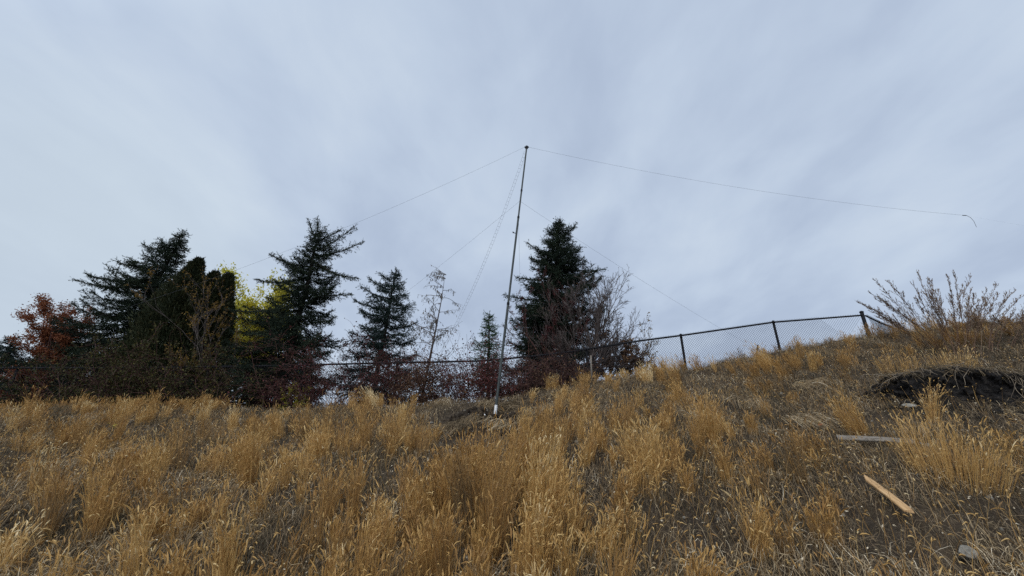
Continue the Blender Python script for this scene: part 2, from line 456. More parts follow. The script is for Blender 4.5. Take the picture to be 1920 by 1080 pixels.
# 1. tufts
tx, ty = scatter(5200)
tz = H(tx, ty, False)
px, py = pix(tx, ty, tz)
dens = .43 + .7 * fbm(tx * .9 + 3, ty * .8 + 1, 2) + 1.5 * perlin(tx * 4.2, ty * 3.0 + 7)
dens = (dens + .06 * (px < 1050) - .1 * (px > 1080) + .6 * field(px, py, RICH) - 1.6 * field(px, py, BARE)) * .62 * dugm(tx, ty)
keep = (RNG.random(len(tx)) < np.clip(dens, 0, 1)) & (px > -260) & (px < 2180) & (py < 1450) & (ty < np.interp(tx, _cx, _cy) + .8)
for x, y, d, qx, qy in zip(tx[keep], ty[keep], dens[keep], px[keep], py[keep]):
    rich = float(field(np.array([qx]), np.array([qy]), RICH)[0])
    near = float(np.clip((qy - 830) / 160, 0, 1))
    big = RNG.random()
    n = int(RNG.uniform(35, 85) * (1 + .6 * rich))
    hh = RNG.uniform(.16, .38) * (1 + .5 * rich) * (.72 if (qx < 900 and qy < 790) else 1) * (1.0 if big < .78 else 1.5)
    ln = ground_lean(np.array(x), np.array(y)) + RNG.normal(0, .09, 2)
    tone = np.clip(.50 + .3 * perlin(np.array(x * .6 + 9), np.array(y * .6)) + RNG.normal(0, .12) - (.06 if qx > 1250 else 0), .2, .85)
    tuft(g, (x, y), n, RNG.uniform(.025, .085), hh, ln, float(tone), RNG.uniform(.04, .2), heads=.45, fox=.06 + .3 * near * RNG.random())
# 2. loose standing stems all over
n = 60000
x, y = scatter(n); z = H(x, y); qx, qy = pix(x, y, z)
ok = (RNG.random(n) < np.clip(.75 + .7 * perlin(x * 1.5, y * 1.5) - 1.1 * field(qx, qy, BARE), .03, 1) * dugm(x, y)) & (qx > -150) & (qx < 2070) & (qy < 1400) & (y < np.interp(x, _cx, _cy) + 1)
x, y, z, qx, qy = x[ok], y[ok], z[ok], qx[ok], qy[ok]
n = len(x)
tn = np.clip(.3 + .08 * (qx < 1050) + .3 * perlin(x * .7, y * .7) + RNG.normal(0, .18, n), .0, .95)
pts = stems(g, np.stack([x, y, z - .01], 1), RNG.uniform(.06, .1 + .2 * RNG.random(n) ** 2.2, n), ground_lean(x, y) + RNG.normal(0, .25, (n, 2)), tn, .003, .24)
u = RNG.random(n)
fine_heads(g, pts[u < .3], np.clip(tn[u < .3] + .15, 0, 1), .06, .008)
nr = np.clip((qy - 800) / 120, 0.05, 1)
sel = u > 1 - .13 * nr
fox_heads(g, pts[sel], np.clip(.76 + RNG.normal(0, .1, sel.sum()), 0, 1))
n = 5200
x, y = scatter(n, 1.6, 7.5); z = H(x, y); qx, qy = pix(x, y, z)
ok = (RNG.random(n) < np.clip(.55 + .9 * perlin(x * 1.7 + 11, y * 1.7) + .5 * (qy > 880), .05, 1) * dugm(x, y)) & (qx > -150) & (qx < 2070) & (qy < 1400)
x, y, z = x[ok], y[ok], z[ok]; n = len(x)
tn = np.clip(.55 + RNG.normal(0, .12, n), .1, .95)
pts = stems(g, np.stack([x, y, z - .01], 1), RNG.uniform(.14, .42, n), ground_lean(x, y) + RNG.normal(0, .2, (n, 2)), tn, .003, .22)
fox_heads(g, pts, np.clip(.76 + RNG.normal(0, .1, n), 0, 1), .036, .0042)
o = g.build('dry_grass', 'grass'); tag(o, 'golden dry grass with pale seed heads covering the slope', 'grass', kind='stuff')

# 3. matted thatch lying on the soil
m = MB()
n = 190000
x, y = scatter(n); z = H(x, y)
qx, qy = pix(x, y, z)
ok = (qx > -120) & (qx < 2040) & (qy < 1300) & (y < np.interp(x, _cx, _cy) + .7)
ok &= RNG.random(n) < np.clip(.7 + 1.3 * fbm(x * 1.3 + 4, y * 1.5, 2), .12, 1) * (.12 + .88 * dugm(x, y)) * (1 - .45 * field(qx, qy, BARE))
x, y, z = x[ok], y[ok], z[ok]; n = len(x)
a = RNG.uniform(0, 2 * PI, n); L = RNG.uniform(.05, .22, n)
k = 4; t = np.linspace(0, 1, k)[None, :]
curl = RNG.normal(0, .5, n)[:, None]
aa = a[:, None] + curl * t
p = np.empty((n, k, 3))
p[:, :, 0] = x[:, None] + L[:, None] * t * np.cos(aa); p[:, :, 1] = y[:, None] + L[:, None] * t * np.sin(aa)
arch = RNG.uniform(.0, .09, n)[:, None] * np.sin(PI * t) + RNG.uniform(0, .06, n)[:, None] * t
p[:, :, 2] = H(p[:, :, 0], p[:, :, 1], False) + .012 + arch
sd = np.stack([-np.sin(a), np.cos(a), RNG.normal(0, .5, n)], 1)
tn = np.clip(.44 + .55 * fbm(x * .9, y * .9 + 3, 2) + RNG.normal(0, .2, n), 0, 1)
m.ribbons(p, (.0036 * RNG.uniform(.5, 1.4, n))[:, None] * np.array([[.8, 1, .8, .3]]), unit(sd), tn)
# combed mats of long dead grass slumping over the dug soil and elsewhere
for i in range(30):
    if i < 10: cx_, cy_ = -.42 + RNG.normal(0, .62), 7.5 + RNG.normal(0, .5)
    else:
        cx_, cy_ = scatter(1, 2.6, 9); cx_, cy_ = float(cx_[0]), float(cy_[0])
    if i >= 10 and cx_ > .8 and cy_ < 4.6: continue
    if abs(cx_ + .28) < .16 and cy_ < 7.75: cx_ -= .4
    n_ = 130; aa0 = RNG.uniform(-2.6, -.5); LL = RNG.uniform(.18, .42)
    bx = cx_ + RNG.normal(0, .12, n_); by = cy_ + RNG.normal(0, .09, n_)
    t_ = np.linspace(0, 1, 5)[None, :]
    an = aa0 + RNG.normal(0, .55, n_)[:, None] + RNG.uniform(-1.2, 1.2) * t_
    ll = (LL * RNG.uniform(.5, 1.1, n_))[:, None]
    pp = np.empty((n_, 5, 3)); pp[:, :, 0] = bx[:, None] + ll * t_ * np.cos(an); pp[:, :, 1] = by[:, None] + ll * t_ * np.sin(an)
    pp[:, :, 2] = H(pp[:, :, 0], pp[:, :, 1], False) + .03 + .11 * np.sin(PI * t_ ** .7) * RNG.uniform(.5, 1.2, n_)[:, None]
    m.ribbons(pp, np.full((n_, 5), .0045), unit(RNG.normal(size=(n_, 3))), np.clip(RNG.normal(RNG.uniform(.3, .72), .14, n_), 0, 1))
# short dull blades and curled weed leaves between
n = 120000
x, y = scatter(n); z = H(x, y); qx, qy = pix(x, y, z)
ok = (RNG.random(n) < dugm(x, y) * (1 - .6 * field(qx, qy, BARE))) & (qx > -120) & (qx < 2040) & (qy < 1300) & (y < np.interp(x, _cx, _cy) + .7)
x, y, z = x[ok], y[ok], z[ok]; n = len(x)
hs = np.clip(.7 + 1.0 * fbm(x * 1.1 + 8, y * 1.2, 2), .15, 1.5)
tn = np.clip(.34 + .5 * fbm(x * 1.0, y * 1.0 + 3, 2) + RNG.normal(0, .2, n), 0, 1)
stems(m, np.stack([x, y, z - .01], 1), RNG.uniform(.05, .2, n) * hs, RNG.normal(0, .55, (n, 2)), tn, .0036, .5, 4)
n = 17000
x, y = scatter(n); ok = RNG.random(n) < .1 + .9 * dugm(x, y); x, y = x[ok], y[ok]; n = len(x); z = H(x, y) + RNG.uniform(.01, .1, n)
d = RNG.normal(size=(n, 3)); d[:, 2] *= .6
m.leaves(np.stack([x, y, z], 1), d, RNG.normal(size=(n, 3)), RNG.uniform(.012, .034, n), RNG.uniform(.005, .012, n), np.clip(RNG.normal(.85, .18, n), .2, 1))
o = m.build('dead_thatch', 'thatch'); tag(o, 'matted grey brown dead grass lying over the soil', 'dead grass', kind='stuff')

# ------------------------------------------------------------------ prominent grass tufts standing on their own
def solo_tuft(base, top, wpx, n, label, tone=.62, lean=None, fox=.1, fan=.3, w=.0042):
    c = Gd(*base); s = mpp(c)
    tp = P(top[0], top[1], c[1])
    h = (tp[2] - c[2]) * 1.04; lx = (tp[0] - c[0]) / h
    mb = MB()
    tuft(mb, c, n, wpx * s * .5, h, (lx if lean is None else lean, -.03), tone, fan, w, .5, fox)
    o = mb.build('grass_tuft', 'grass')
    tag(o, label, 'grass tuft', 'golden tufts standing out of the dry grass')
solo_tuft((1212, 882), (1193, 790), 70, 260, 'broad golden grass tuft with forked top, standing alone mid slope')
solo_tuft((1612, 815), (1567, 738), 34, 210, 'narrow orange grass tuft leaning left, just left of the dark earth ledge', .55, fan=.12)
solo_tuft((1790, 895), (1762, 775), 130, 420, 'wide fanning golden tuft at the right end of the grey plank', .6, fan=.4)
solo_tuft((1752, 800), (1740, 712), 16, 90, 'slim upright golden tuft in front of the dark earth ledge', .6, fan=.08, fox=.35)
solo_tuft((1335, 822), (1322, 735), 40, 190, 'tall straight orange tuft below the middle fence panel', .55, fan=.12)
solo_tuft((1690, 702), (1672, 655), 60, 150, 'orange tuft just above the left end of the earth ledge', .55, fan=.25)
solo_tuft((1790, 694), (1775, 652), 70, 170, 'yellow tuft growing on top of the earth ledge below the tall weeds', .64, fan=.3)
solo_tuft((708, 752), (688, 722), 24, 150, 'pale plume-like grass tuft on the crest between the mid spruce trunks', .93, fan=.1)
solo_tuft((598, 868), (590, 798), 44, 180, 'dense golden tuft on the slope below the big forked spruce', .6, fan=.14)

# ------------------------------------------------------------------ trees
def bez(a, b, sag, k=8):
    t = np.linspace(0, 1, k)[:, None]
    return a * (1 - t) + b * t + np.asarray(sag) * (4 * t * (1 - t))

def conifer(name, label, base, apex, Y, prof, nb, mat='needle', dens=1.0, droop=.12, rise=.5, extra=(), trunk_r=.09, seed=1, bare=.05, nl=.04, group=None, tone=.5):
    rs = np.random.default_rng(seed)
    bpt = P(base[0], base[1], Y); bpt[2] = float(H(bpt[0], Y)) - .05
    apt = P(apex[0], apex[1], Y)
    s = mpp((bpt + apt) / 2)
    root = thing(name, label, 'tree', bpt, group)
    k = 14; t = np.linspace(0, 1, k)
    wob = np.stack([rs.normal(0, .012, k), rs.normal(0, .012, k), np.zeros(k)], 1)
    tr = bpt + (apt - bpt) * t[:, None] + wob
    tb = MB(); tb.tube(tr, trunk_r * (1 - t * .95) + .008, .5, 9)
    pr = np.array(sorted(prof))           # (t, left, right)
    segP, segQ, segT = [], [], []
    LP, LR = [], []
    def spray(path, L, tn, cap=.42):
        """twigs either side of a branch path"""
        nn = max(6, int(L / .034 * dens))
        d0 = unit(path[-1] - path[0])
        sdir = unit(np.cross(d0, [0, 0, 1.0]))
        for q in range(len(path) - 1):
            if q >= 1: segP.append(path[q]); segQ.append(path[q + 1]); segT.append(tn)
        for j in range(nn):
            u = .12 + .86 * (j + rs.random()) / nn
            f = u * (len(path) - 1); q = min(int(f), len(path) - 2); f -= q
            c = path[q] * (1 - f) + path[q + 1] * f
            ax = unit(path[q + 1] - path[q])
            sg = 1 if j % 2 else -1
            tl = min(cap, .5 * L) * (1.05 - u) ** .7 * rs.uniform(.6, 1.2) + .05
            if rs.random() < .25: dirn = unit(ax + np.array([0, 0, rs.uniform(.2, .7)]) + sdir * sg * .3)
            else: dirn = unit(ax * rs.uniform(.6, 1.1) + sdir * sg * rs.uniform(.6, 1.) + np.array([0, 0, rs.uniform(-.45, .1)]))
            e = c + dirn * tl + np.array([0, 0, -.10 * tl])
            segP.append(c); segQ.append(e); segT.append(tn + rs.normal(0, .08))
            m_ = int(tl / .05 * dens)
            for i2 in range(m_):
                v = (i2 + .6) / (m_ + .5)
                c2 = c * (1 - v) + e * v
                d2 = unit(dirn + unit(np.cross(dirn, rs.normal(size=3))) * .85 + np.array([0, 0, -.15]))
                segP.append(c2); segQ.append(c2 + d2 * rs.uniform(.05, .15)); segT.append(tn + rs.normal(0, .1))
    ga = rs.uniform(0, 6)
    for i in range(int(nb * 4)):          # short shoots hugging the trunk
        u = bare + .1 + (.88 - bare) * rs.random(); f = u * (k - 1); q = min(int(f), k - 2); f -= q
        c = tr[q] * (1 - f) + tr[q + 1] * f; w_ = min(np.interp(u, pr[:, 0], pr[:, 1]), np.interp(u, pr[:, 0], pr[:, 2])) * s
        az = rs.uniform(0, 2 * PI); e = c + np.array([math.cos(az), math.sin(az), rs.uniform(-.4, .6)]) * (rs.uniform(.12, .4) * min(1, w_ / .5) + .03)
        segP.append(c); segQ.append(e); segT.append(tone - .1)
        for v in (.4, .65, .85): segP.append(c * (1 - v) + e * v); segQ.append(c * (1 - v) + e * v + unit(rs.normal(size=3) + unit(e - c) * .7) * .1); segT.append(tone)
    for i in range(nb):
        u = bare + (1 - bare - .01) * ((i + rs.random()) / nb) ** 1.0
        az = ga + i * 2.39996 + rs.normal(0, .25)
        l = np.interp(u, pr[:, 0], pr[:, 1]) * s; r = np.interp(u, pr[:, 0], pr[:, 2]) * s
        cx, sy = math.cos(az), math.sin(az)
        L = (l if cx < 0 else r) * abs(cx) ** 1 + .5 * (l + r) * .9 * (1 - abs(cx))
        L *= rs.uniform(.66, 1.06) * (1 + .26 * (1 - u))
        L = max(L, .12)
        f = u * (k - 1); q = min(int(f), k - 2); f -= q
        st = tr[q] * (1 - f) + tr[q + 1] * f
        el = rise * (u - .55) * 1.6 + rs.normal(0, .1)
        en = st + L * np.array([cx * math.cos(el), sy * math.cos(el), math.sin(el)])
        pth = bez(st, en, (0, 0, -droop * L + (.05 if u > .8 else 0) * L), 8)
        pth[1:-1] += rs.normal(0, .018, (6, 3)) * min(L, 1)
        pth[-1, 2] += .06 * L
        LP.append(pth); LR.append(np.linspace(.007 + .008 * L, .002, 8))
        spray(pth, L, tone + rs.normal(0, .12))
    for (sx, sy_, ex, ey, dy) in extra:           # single long limbs seen in the photo
        st = P(sx, sy_, Y); en = P(ex, ey, Y + dy); L = np.linalg.norm(en - st)
        pth = bez(st, en, (0, 0, -.07 * L), 8)
        LP.append(pth); LR.append(np.linspace(.012 + .012 * L, .003, 8))
        spray(pth, L, tone + .1, .25)
    segP.append(tr[-3]); segQ.append(apt); segT.append(tone)
    segP.append(apt); segQ.append(apt + np.array([0, 0, .09])); segT.append(tone)
    tb.build('trunk', 'bark', root)
    lb = MB(); lb.tubes(np.array(LP), np.array(LR), np.full(len(LP), .25), 4); lb.build('limbs', 'bark', root)
    nbm = MB(); nbm.needles(np.array(segP), np.array(segQ), 95, nl, .013, np.array(segT))
    nbm.build('crown', mat, root)
    return root

conifer('spruce_tree', 'wide dark spruce leaning right with long flat limbs reaching left, beside the pointed cypress', (172, 744), (343, 436), 11.4,
        [(0, 90, 80), (.14, 130, 95), (.33, 128, 85), (.52, 108, 68), (.68, 96, 40), (.8, 62, 32), (.9, 34, 22), (1, 8, 8)], 165, 'needle', 1.0, .08, .3,
        extra=[(290, 535, 137, 524, -.3), (310, 500, 214, 488, .2), (322, 470, 268, 458, 0), (250, 600, 150, 560, .3), (335, 455, 350, 432, 0), (338, 470, 352, 466, 0),
               (300, 520, 160, 512, .5), (230, 640, 90, 632, -.4), (330, 480, 300, 445, .2)], seed=2, trunk_r=.12)
conifer('spruce_tree', 'tall open spruce with forked ragged top, its bare trunk rising behind the crest', (520, 748), (600, 432), 11.0,
        [(0, 40, 30), (.1, 110, 55), (.25, 140, 95), (.42, 118, 88), (.5, 78, 78), (.56, 56, 66), (.67, 60, 62), (.78, 42, 46), (.86, 28, 50), (.93, 14, 40), (1, 6, 10)], 130, 'needle', 1.0, .10, .42,
        extra=[(596, 455, 578, 410, 0), (598, 450, 595, 407, .1), (598, 440, 612, 424, 0), (592, 470, 668, 422, -.2), (592, 480, 682, 453, .1), (588, 490, 672, 522, -.2),
               (584, 500, 505, 476, .2), (578, 515, 522, 478, -.2), (575, 520, 480, 524, .3), (570, 545, 660, 550, -.3), (560, 570, 420, 580, -.3), (595, 450, 640, 430, .2),
               (548, 640, 415, 655, -.4), (552, 610, 430, 620, .2), (555, 600, 432, 592, -.2), (545, 660, 405, 690, -.3), (560, 582, 455, 574, .1), (550, 625, 420, 640, .3), (545, 665, 425, 672, .2), (540, 690, 430, 712, -.2), (556, 596, 470, 606, -.5), (550, 630, 450, 660, -.6)], seed=5, trunk_r=.13, bare=.12)
conifer('spruce_tree', 'bluish mid-sized spruce right of the forked spruce, above the crimson vines', (697, 740), (742, 506), 11.4,
        [(0, 60, 60), (.2, 76, 80), (.36, 66, 78), (.52, 70, 66), (.66, 58, 52), (.8, 46, 40), (.9, 22, 24), (1, 5, 6)], 88, 'needle_blue', 1.0, .06, .55,
        extra=[(735, 560, 674, 536, 0), (730, 580, 662, 560, .2), (740, 530, 712, 512, 0), (738, 545, 690, 520, .1)], seed=8, trunk_r=.08)
conifer('spruce_tree', 'small light green young spruce behind the mast, its thin trunk in view', (914, 742), (918, 588), 10.9,
        [(0, 12, 12), (.25, 26, 24), (.36, 38, 36), (.55, 42, 38), (.7, 34, 30), (.85, 18, 18), (1, 4, 4)], 46, 'needle_green', .75, .04, .5, seed=12, trunk_r=.05, bare=.22, nl=.034)
conifer('spruce_tree', 'tallest dense dark spruce right of the mast with tapering top, behind the bare tree', (1015, 725), (1050, 410), 11.8,
        [(0, 66, 90), (.15, 74, 96), (.35, 70, 98), (.5, 66, 92), (.6, 56, 86), (.7, 44, 86), (.8, 48, 44), (.9, 26, 28), (1, 4, 5)], 190, 'needle', 1.15, .10, .35,
        extra=[(1040, 480, 988, 455, 0), (1045, 450, 1080, 420, 0), (1036, 520, 968, 520, .2), (1030, 560, 945, 552, -.2), (1040, 500, 1134, 504, .1), (1044, 470, 1084, 466, 0)], seed=21, trunk_r=.13)
conifer('spruce_tree', 'low dark spruce with upturned tips at the far left edge', (-25, 748), (28, 632), 10.8,
        [(0, 50, 60), (.3, 52, 62), (.6, 44, 48), (.85, 24, 26), (1, 8, 8)], 60, 'needle_blue', 1.0, .03, .6, seed=31, trunk_r=.06)
conifer('spruce_tree', 'low dark spruce filling the space beneath the rust coloured creeper', (95, 752), (128, 590), 12.2,
        [(0, 80, 80), (.3, 76, 80), (.6, 52, 66), (.85, 26, 36), (1, 6, 8)], 84, 'needle', 1.0, .06, .4, seed=37, trunk_r=.08)

def cypress(name, label, base, tops, Y, prof, n, seed, group=None):
    """dense upright cypress: sprays of flat scale leaves through a pointed body, one column per top"""
    rs = np.random.default_rng(seed)
    b0 = P(base[0], base[1], Y); b0[2] = float(H(b0[0], Y)) - .05
    root = thing(name, label, 'tree', b0, group)
    tb = MB(); mb = MB()
    for (ax, ay, bx, wscale) in tops:
        bb = P(bx, base[1], Y); bb[2] = b0[2]
        ap = P(ax, ay, Y); s = mpp((ap + bb) / 2)
        t = np.linspace(0, 1, 10)
        tb.tube(bb + (ap - bb) * t[:, None] * .96, .07 * (1 - t) + .01, .5, 8)
        pr = np.array(sorted(prof))
        m_ = int(n)
        u = rs.random(m_) ** .9
        az = rs.uniform(0, 2 * PI, m_)
        rr = np.sqrt(rs.uniform(.25, 1., m_)) * np.where(rs.random(m_) < .1, 1.16, 1.)
        l = np.interp(u, pr[:, 0], pr[:, 1]) * s * wscale; r = np.interp(u, pr[:, 0], pr[:, 2]) * s * wscale
        lump = 1 + .26 * perlin(az * 2.2 + ax, u * 9) + .2 * perlin(az * 5, u * 22)
        cx, sy = np.cos(az), np.sin(az)
        R = np.where(cx < 0, l, r) * np.abs(cx) + .5 * (l + r) * (1 - np.abs(cx))
        R = R * lump * rr
        c = bb + (ap - bb) * u[:, None] + np.stack([cx * R, sy * R, rs.normal(0, .03, m_)], 1)
        d = np.stack([cx * .65, sy * .65, np.full(m_, 1.)], 1) + rs.normal(0, .32, (m_, 3))
        tn = np.clip(.45 + .5 * perlin(az * 3, u * 14) + rs.normal(0, .18, m_), 0, 1)
        mb.leaves(c, d, rs.normal(size=(m_, 3)), rs.uniform(.05, .15, m_), rs.uniform(.018, .038, m_), tn)
    tb.build('trunk', 'bark', root); mb.build('crown', 'cypress', root)
    return root
cypress('cypress_tree', 'dense pointed dark green cypress with single curved tip', (285, 748), [(374, 490, 285, 1.0)], 11.0,
        [(0, 60, 60), (.15, 84, 74), (.4, 74, 66), (.6, 58, 44), (.75, 46, 26), (.88, 27, 12), (.96, 13, 7), (1, 3, 3)], 42000, 41)
cypress('cypress_tree', 'dense dark cypress with two blunt tips beside the yellow tree', (360, 748), [(404, 514, 335, .92), (430, 517, 375, .85)], 11.7,
        [(0, 44, 40), (.2, 62, 46), (.5, 62, 36), (.72, 52, 22), (.86, 34, 13), (.95, 17, 8), (1, 3, 4)], 30000, 43)

def grow(p, d, L, r, lev, out, rs, spread=.5, kids=3, up=.25, shrink=.62, k=6, wob=.12):
    pts = [p]; dd = unit(d)
    for i in range(k - 1):
        dd = unit(dd + rs.normal(0, wob, 3) + np.array([0, 0, up * .12]))
        pts.append(pts[-1] + dd * L / (k - 1))
    pts = np.array(pts)
    out.append((pts, np.linspace(max(r, .0036), max(r * .55, .003) if lev else .0022, k), lev))
    if lev > 0:
        for j in range(kids):
            u = rs.uniform(.3, 1.) if j else 1.
            f = u * (k - 1); q = min(int(f), k - 2); f -= q
            c = pts[q] * (1 - f) + pts[q + 1] * f
            ax = unit(pts[q + 1] - pts[q])
            nd = unit(ax + unit(rs.normal(size=3)) * spread + np.array([0, 0, up]))
            grow(c, nd, L * shrink * rs.uniform(.7, 1.15), max(r * .55, .002), lev - 1, out, rs, spread, kids, up, shrink, k, wob)

def tubes_of(out, mb, rs, m=4, tone=.5):
    for lv in set(o[2] for o in out):
        sel = [o for o in out if o[2] == lv]
        mb.tubes(np.array([o[0] for o in sel]), np.array([o[1] for o in sel]), np.clip(rs.normal(tone, .2, len(sel)), 0, 1), m if lv < 2 else 6)

# yellow tree behind the cypress
def leafy_tree(name, label, base, Y, stems_, lev, leafmat, twigmat, nleaf, lsize, rs, kids=3, spread=.6, hang=0., r0=.04, cat='tree', shrink=.62, leafpos=.3, up=.25, group=None, wob=.12, tn=.5, jit=.01):
    b0 = P(base[0], base[1], Y); b0[2] = float(H(b0[0], Y)) - .04
    root = thing(name, label, cat, b0, group)
    out = []
    for (bx, tx_, ty_, dy, fr) in stems_:
        st = b0.copy(); q = P(bx, base[1], Y); st[0] = q[0]; st[1] += rs.normal(0, .06); st[2] = float(H(st[0], st[1])) - .04
        en = P(tx_, ty_, Y + dy); d = en - st; L = np.linalg.norm(d)
        grow(st, d, L * fr, r0 * fr, lev, out, rs, spread, kids, up, shrink, 6, wob)
    tb = MB(); tubes_of(out, tb, rs); tb.build('trunk' if cat == 'tree' else 'stems', twigmat, root)
    if nleaf:
        ends = [o for o in out if o[2] == 0]
        C, D = [], []
        for i in range(nleaf):
            o = ends[rs.integers(len(ends))]
            u = leafpos + (1 - leafpos) * rs.random(); f = u * 5; q = min(int(f), 4); f -= q
            c = o[0][q] * (1 - f) + o[0][q + 1] * f + rs.normal(0, .012, 3)
            c = c + rs.normal(0, jit, 3); C.append(c); d = unit(rs.normal(size=3) + .5 * unit(o[0][q + 1] - o[0][q]) - np.array([0, 0, hang])); D.append(d)
        lm = MB()
        lm.leaves(np.array(C), np.array(D), rs.normal(size=(nleaf, 3)), lsize * rs.uniform(.6, 1.3, nleaf), lsize * .55 * rs.uniform(.7, 1.2, nleaf), np.clip(rs.normal(tn, .25, nleaf), 0, 1))
        lm.build('crown' if cat == 'tree' else 'leaves', leafmat, root)
    return root

leafy_tree('leafy_tree', 'yellow green leafy tree between the cypress tips and the forked spruce', (494, 748), 14.3,
           [(494, 486, 520, 0, .58), (496, 508, 515, .2, .58), (492, 472, 535, -.2, .54), (498, 528, 518, .2, .58), (496, 496, 512, -.2, .6), (496, 522, 545, .1, .55), (486, 465, 548, .2, .52), (496, 490, 515, .3, .58), (496, 540, 550, -.2, .54), (494, 478, 528, 0, .56)], 3, 'leaf_yellow', 'twig_grey', 30000, .095,
           np.random.default_rng(51), kids=5, spread=.72, r0=.045, shrink=.42, leafpos=.0, wob=.07, jit=.1)
leafy_tree('withered_tree', 'thin grey tree with hanging withered leaves between the bluish spruce and the mast', (785, 742), 11.0,
           [(785, 838, 508, 0, .97), ], 0, 'leaf_dull', 'twig_grey', 30, .06, np.random.default_rng(52), r0=.05, wob=.03)
def withered():
    rs = np.random.default_rng(53)
    root = bpy.data.objects['withered_tree']
    Y = 11.0; b = P(785, 742, Y); b[2] = float(H(b[0], Y)); a = P(838, 508, Y)
    out = []
    for i in range(58):
        u = rs.uniform(.18, 1.); c = b + (a - b) * u
        az = rs.uniform(0, 2 * PI); L = rs.uniform(.4, .8) * (1.12 - u) ** .6 * 1.15 + .1
        grow(c, np.array([math.cos(az), math.sin(az) * .8, .45]), L, .009, 1, out, rs, .7, 4, -.35, .5, 6, .12)
    tb = MB(); tubes_of(out, tb, rs, 3, .6); tb.build('limbs', 'twig_grey', root)
    C, D = [], []
    for o in out:
        for j in range(rs.integers(2, 6)):
            q = rs.integers(1, 6); C.append(o[0][q] + rs.normal(0, .015, 3)); D.append(np.array([rs.normal(0, .3), rs.normal(0, .3), -1]))
    lm = MB(); nL = len(C)
    lm.leaves(np.array(C), np.array(D), rs.normal(size=(nL, 3)), rs.uniform(.05, .11, nL), rs.uniform(.015, .03, nL), np.clip(rs.normal(.4, .25, nL), 0, 1))
    ch = [c for c in root.children if c.name.startswith('crown')]
    for c in ch: bpy.data.objects.remove(c)
    lm.build('crown', 'leaf_dull', root)
withered()

# bare many-stemmed tree in front of the tall spruce
leafy_tree('bare_tree', 'leafless grey many-stemmed tree fanning out before the tallest spruce', (1095, 720), 10.9,
           [(1080 + 32 * ((k * 7) % 10) / 10, 1000 + 6.2 * k + 6 * math.sin(k * 2.1), 490 + 170 * ((k - 16) / 17) ** 2 * (.9 if k > 16 else .7) + 28 * ((k * 5) % 4),   .45 * math.sin(k * 1.7), .62) for k in range(33)],
           4, 'leaf_brown', 'twig_grey', 700, .03, np.random.default_rng(61), kids=4, spread=.6, r0=.034, shrink=.5, up=.12)
leafy_tree('red_shrub', 'tall dark red twiggy shrub in front of the tallest spruce, left of the bare tree', (1050, 730), 11.0,
           [(1050, 1030, 540, 0, .6), (1052, 1060, 520, .2, .6), (1048, 1075, 560, -.2, .55), (1046, 1010, 600, 0, .55), (1054, 1050, 570, -.2, .6), (1050, 1085, 530, .1, .55)],
           3, 'leaf_red', 'twig_red', 4500, .036, np.random.default_rng(62), kids=3, spread=.6, r0=.03, cat='shrub', up=.3, shrink=.5)
leafy_tree('orange_shrub', 'rust orange leafy shrub behind the fence right of the bare tree', (1150, 712), 11.1,
           [(1140, 1130, 630, 0, .6), (1150, 1150, 625, .2, .6), (1160, 1175, 640, -.2, .6), (1170, 1190, 660, 0, .6), (1150, 1120, 660, -.2, .6), (1180, 1212, 660, .2, .5)],
           2, 'leaf_brown', 'twig_red', 4200, .075, np.random.default_rng(63), kids=4, spread=.8, r0=.018, cat='shrub', up=.1, tn=.6)
leafy_tree('thin_shrub', 'sparse amber leaved shrub touching the fence rail before the first clear panel', (1200, 712), 11.3,
           [(1195, 1200, 620, 0, .7), (1205, 1225, 640, .1, .7), (1190, 1180, 635, -.1, .7), (1210, 1240, 670, .1, .7)], 2, 'leaf_amber', 'twig_grey', 420, .06, np.random.default_rng(64), kids=4, spread=.7, r0=.014, cat='shrub')
leafy_tree('amber_shrub', 'thin amber leaved shrub in front of the twin-tipped cypress', (385, 752), 10.5,
           [(370, 350, 570, 0, .6), (380, 385, 560, .2, .6), (390, 410, 580, -.2, .6), (400, 435, 610, 0, .55), (360, 320, 620, .1, .55), (395, 425, 650, -.2, .5), (375, 365, 640, .2, .5)],
           3, 'leaf_amber', 'twig_grey', 2200, .055, np.random.default_rng(65), kids=3, spread=.6, r0=.012, cat='shrub', tn=.35)
leafy_tree('olive_shrub', 'dark olive bush on the crest under the limbs of the forked spruce', (445, 755), 10.6,
           [(430, 400, 680, 0, .6), (445, 440, 665, .2, .6), (455, 480, 675, -.2, .6), (440, 420, 660, .1, .6), (460, 500, 700, 0, .6), (425, 370, 700, 0, .6)],
           2, 'leaf_olive', 'twig_grey', 7500, .07, np.random.default_rng(66), kids=5, spread=.9, r0=.02, cat='bush', up=.05)
leafy_tree('yellow_shrub', 'small yellow bush at the foot of the forked spruce trunk', (548, 755), 10.0,
           [(540, 535, 728, 0, .6), (548, 552, 726, .1, .6), (556, 572, 732, 0, .6), (545, 520, 735, 0, .5)], 2, 'leaf_yellow', 'twig_grey', 900, .05, np.random.default_rng(67), kids=4, spread=.9, r0=.01, cat='bush', tn=.35)
leafy_tree('rust_creeper', 'rust coloured leafy climber high on the left side of the wide spruce', (100, 750), 11.0,
           [(95, 78, 565, 0, .76), (100, 100, 540, .2, .76), (105, 118, 542, -.2, .76), (98, 88, 570, -.3, .7), (102, 108, 552, .3, .74), (96, 80, 548, 0, .78), (92, 80, 585, -.2, .8), (97, 95, 580, -.3, .8), (100, 84, 556, .1, .78), (104, 128, 560, .1, .75)],
           2, 'leaf_rust', 'twig_red', 26000, .05, np.random.default_rng(68), kids=6, spread=1.1, r0=.02, cat='creeper', jit=.055, wob=.05, shrink=.24, up=0, leafpos=.0)
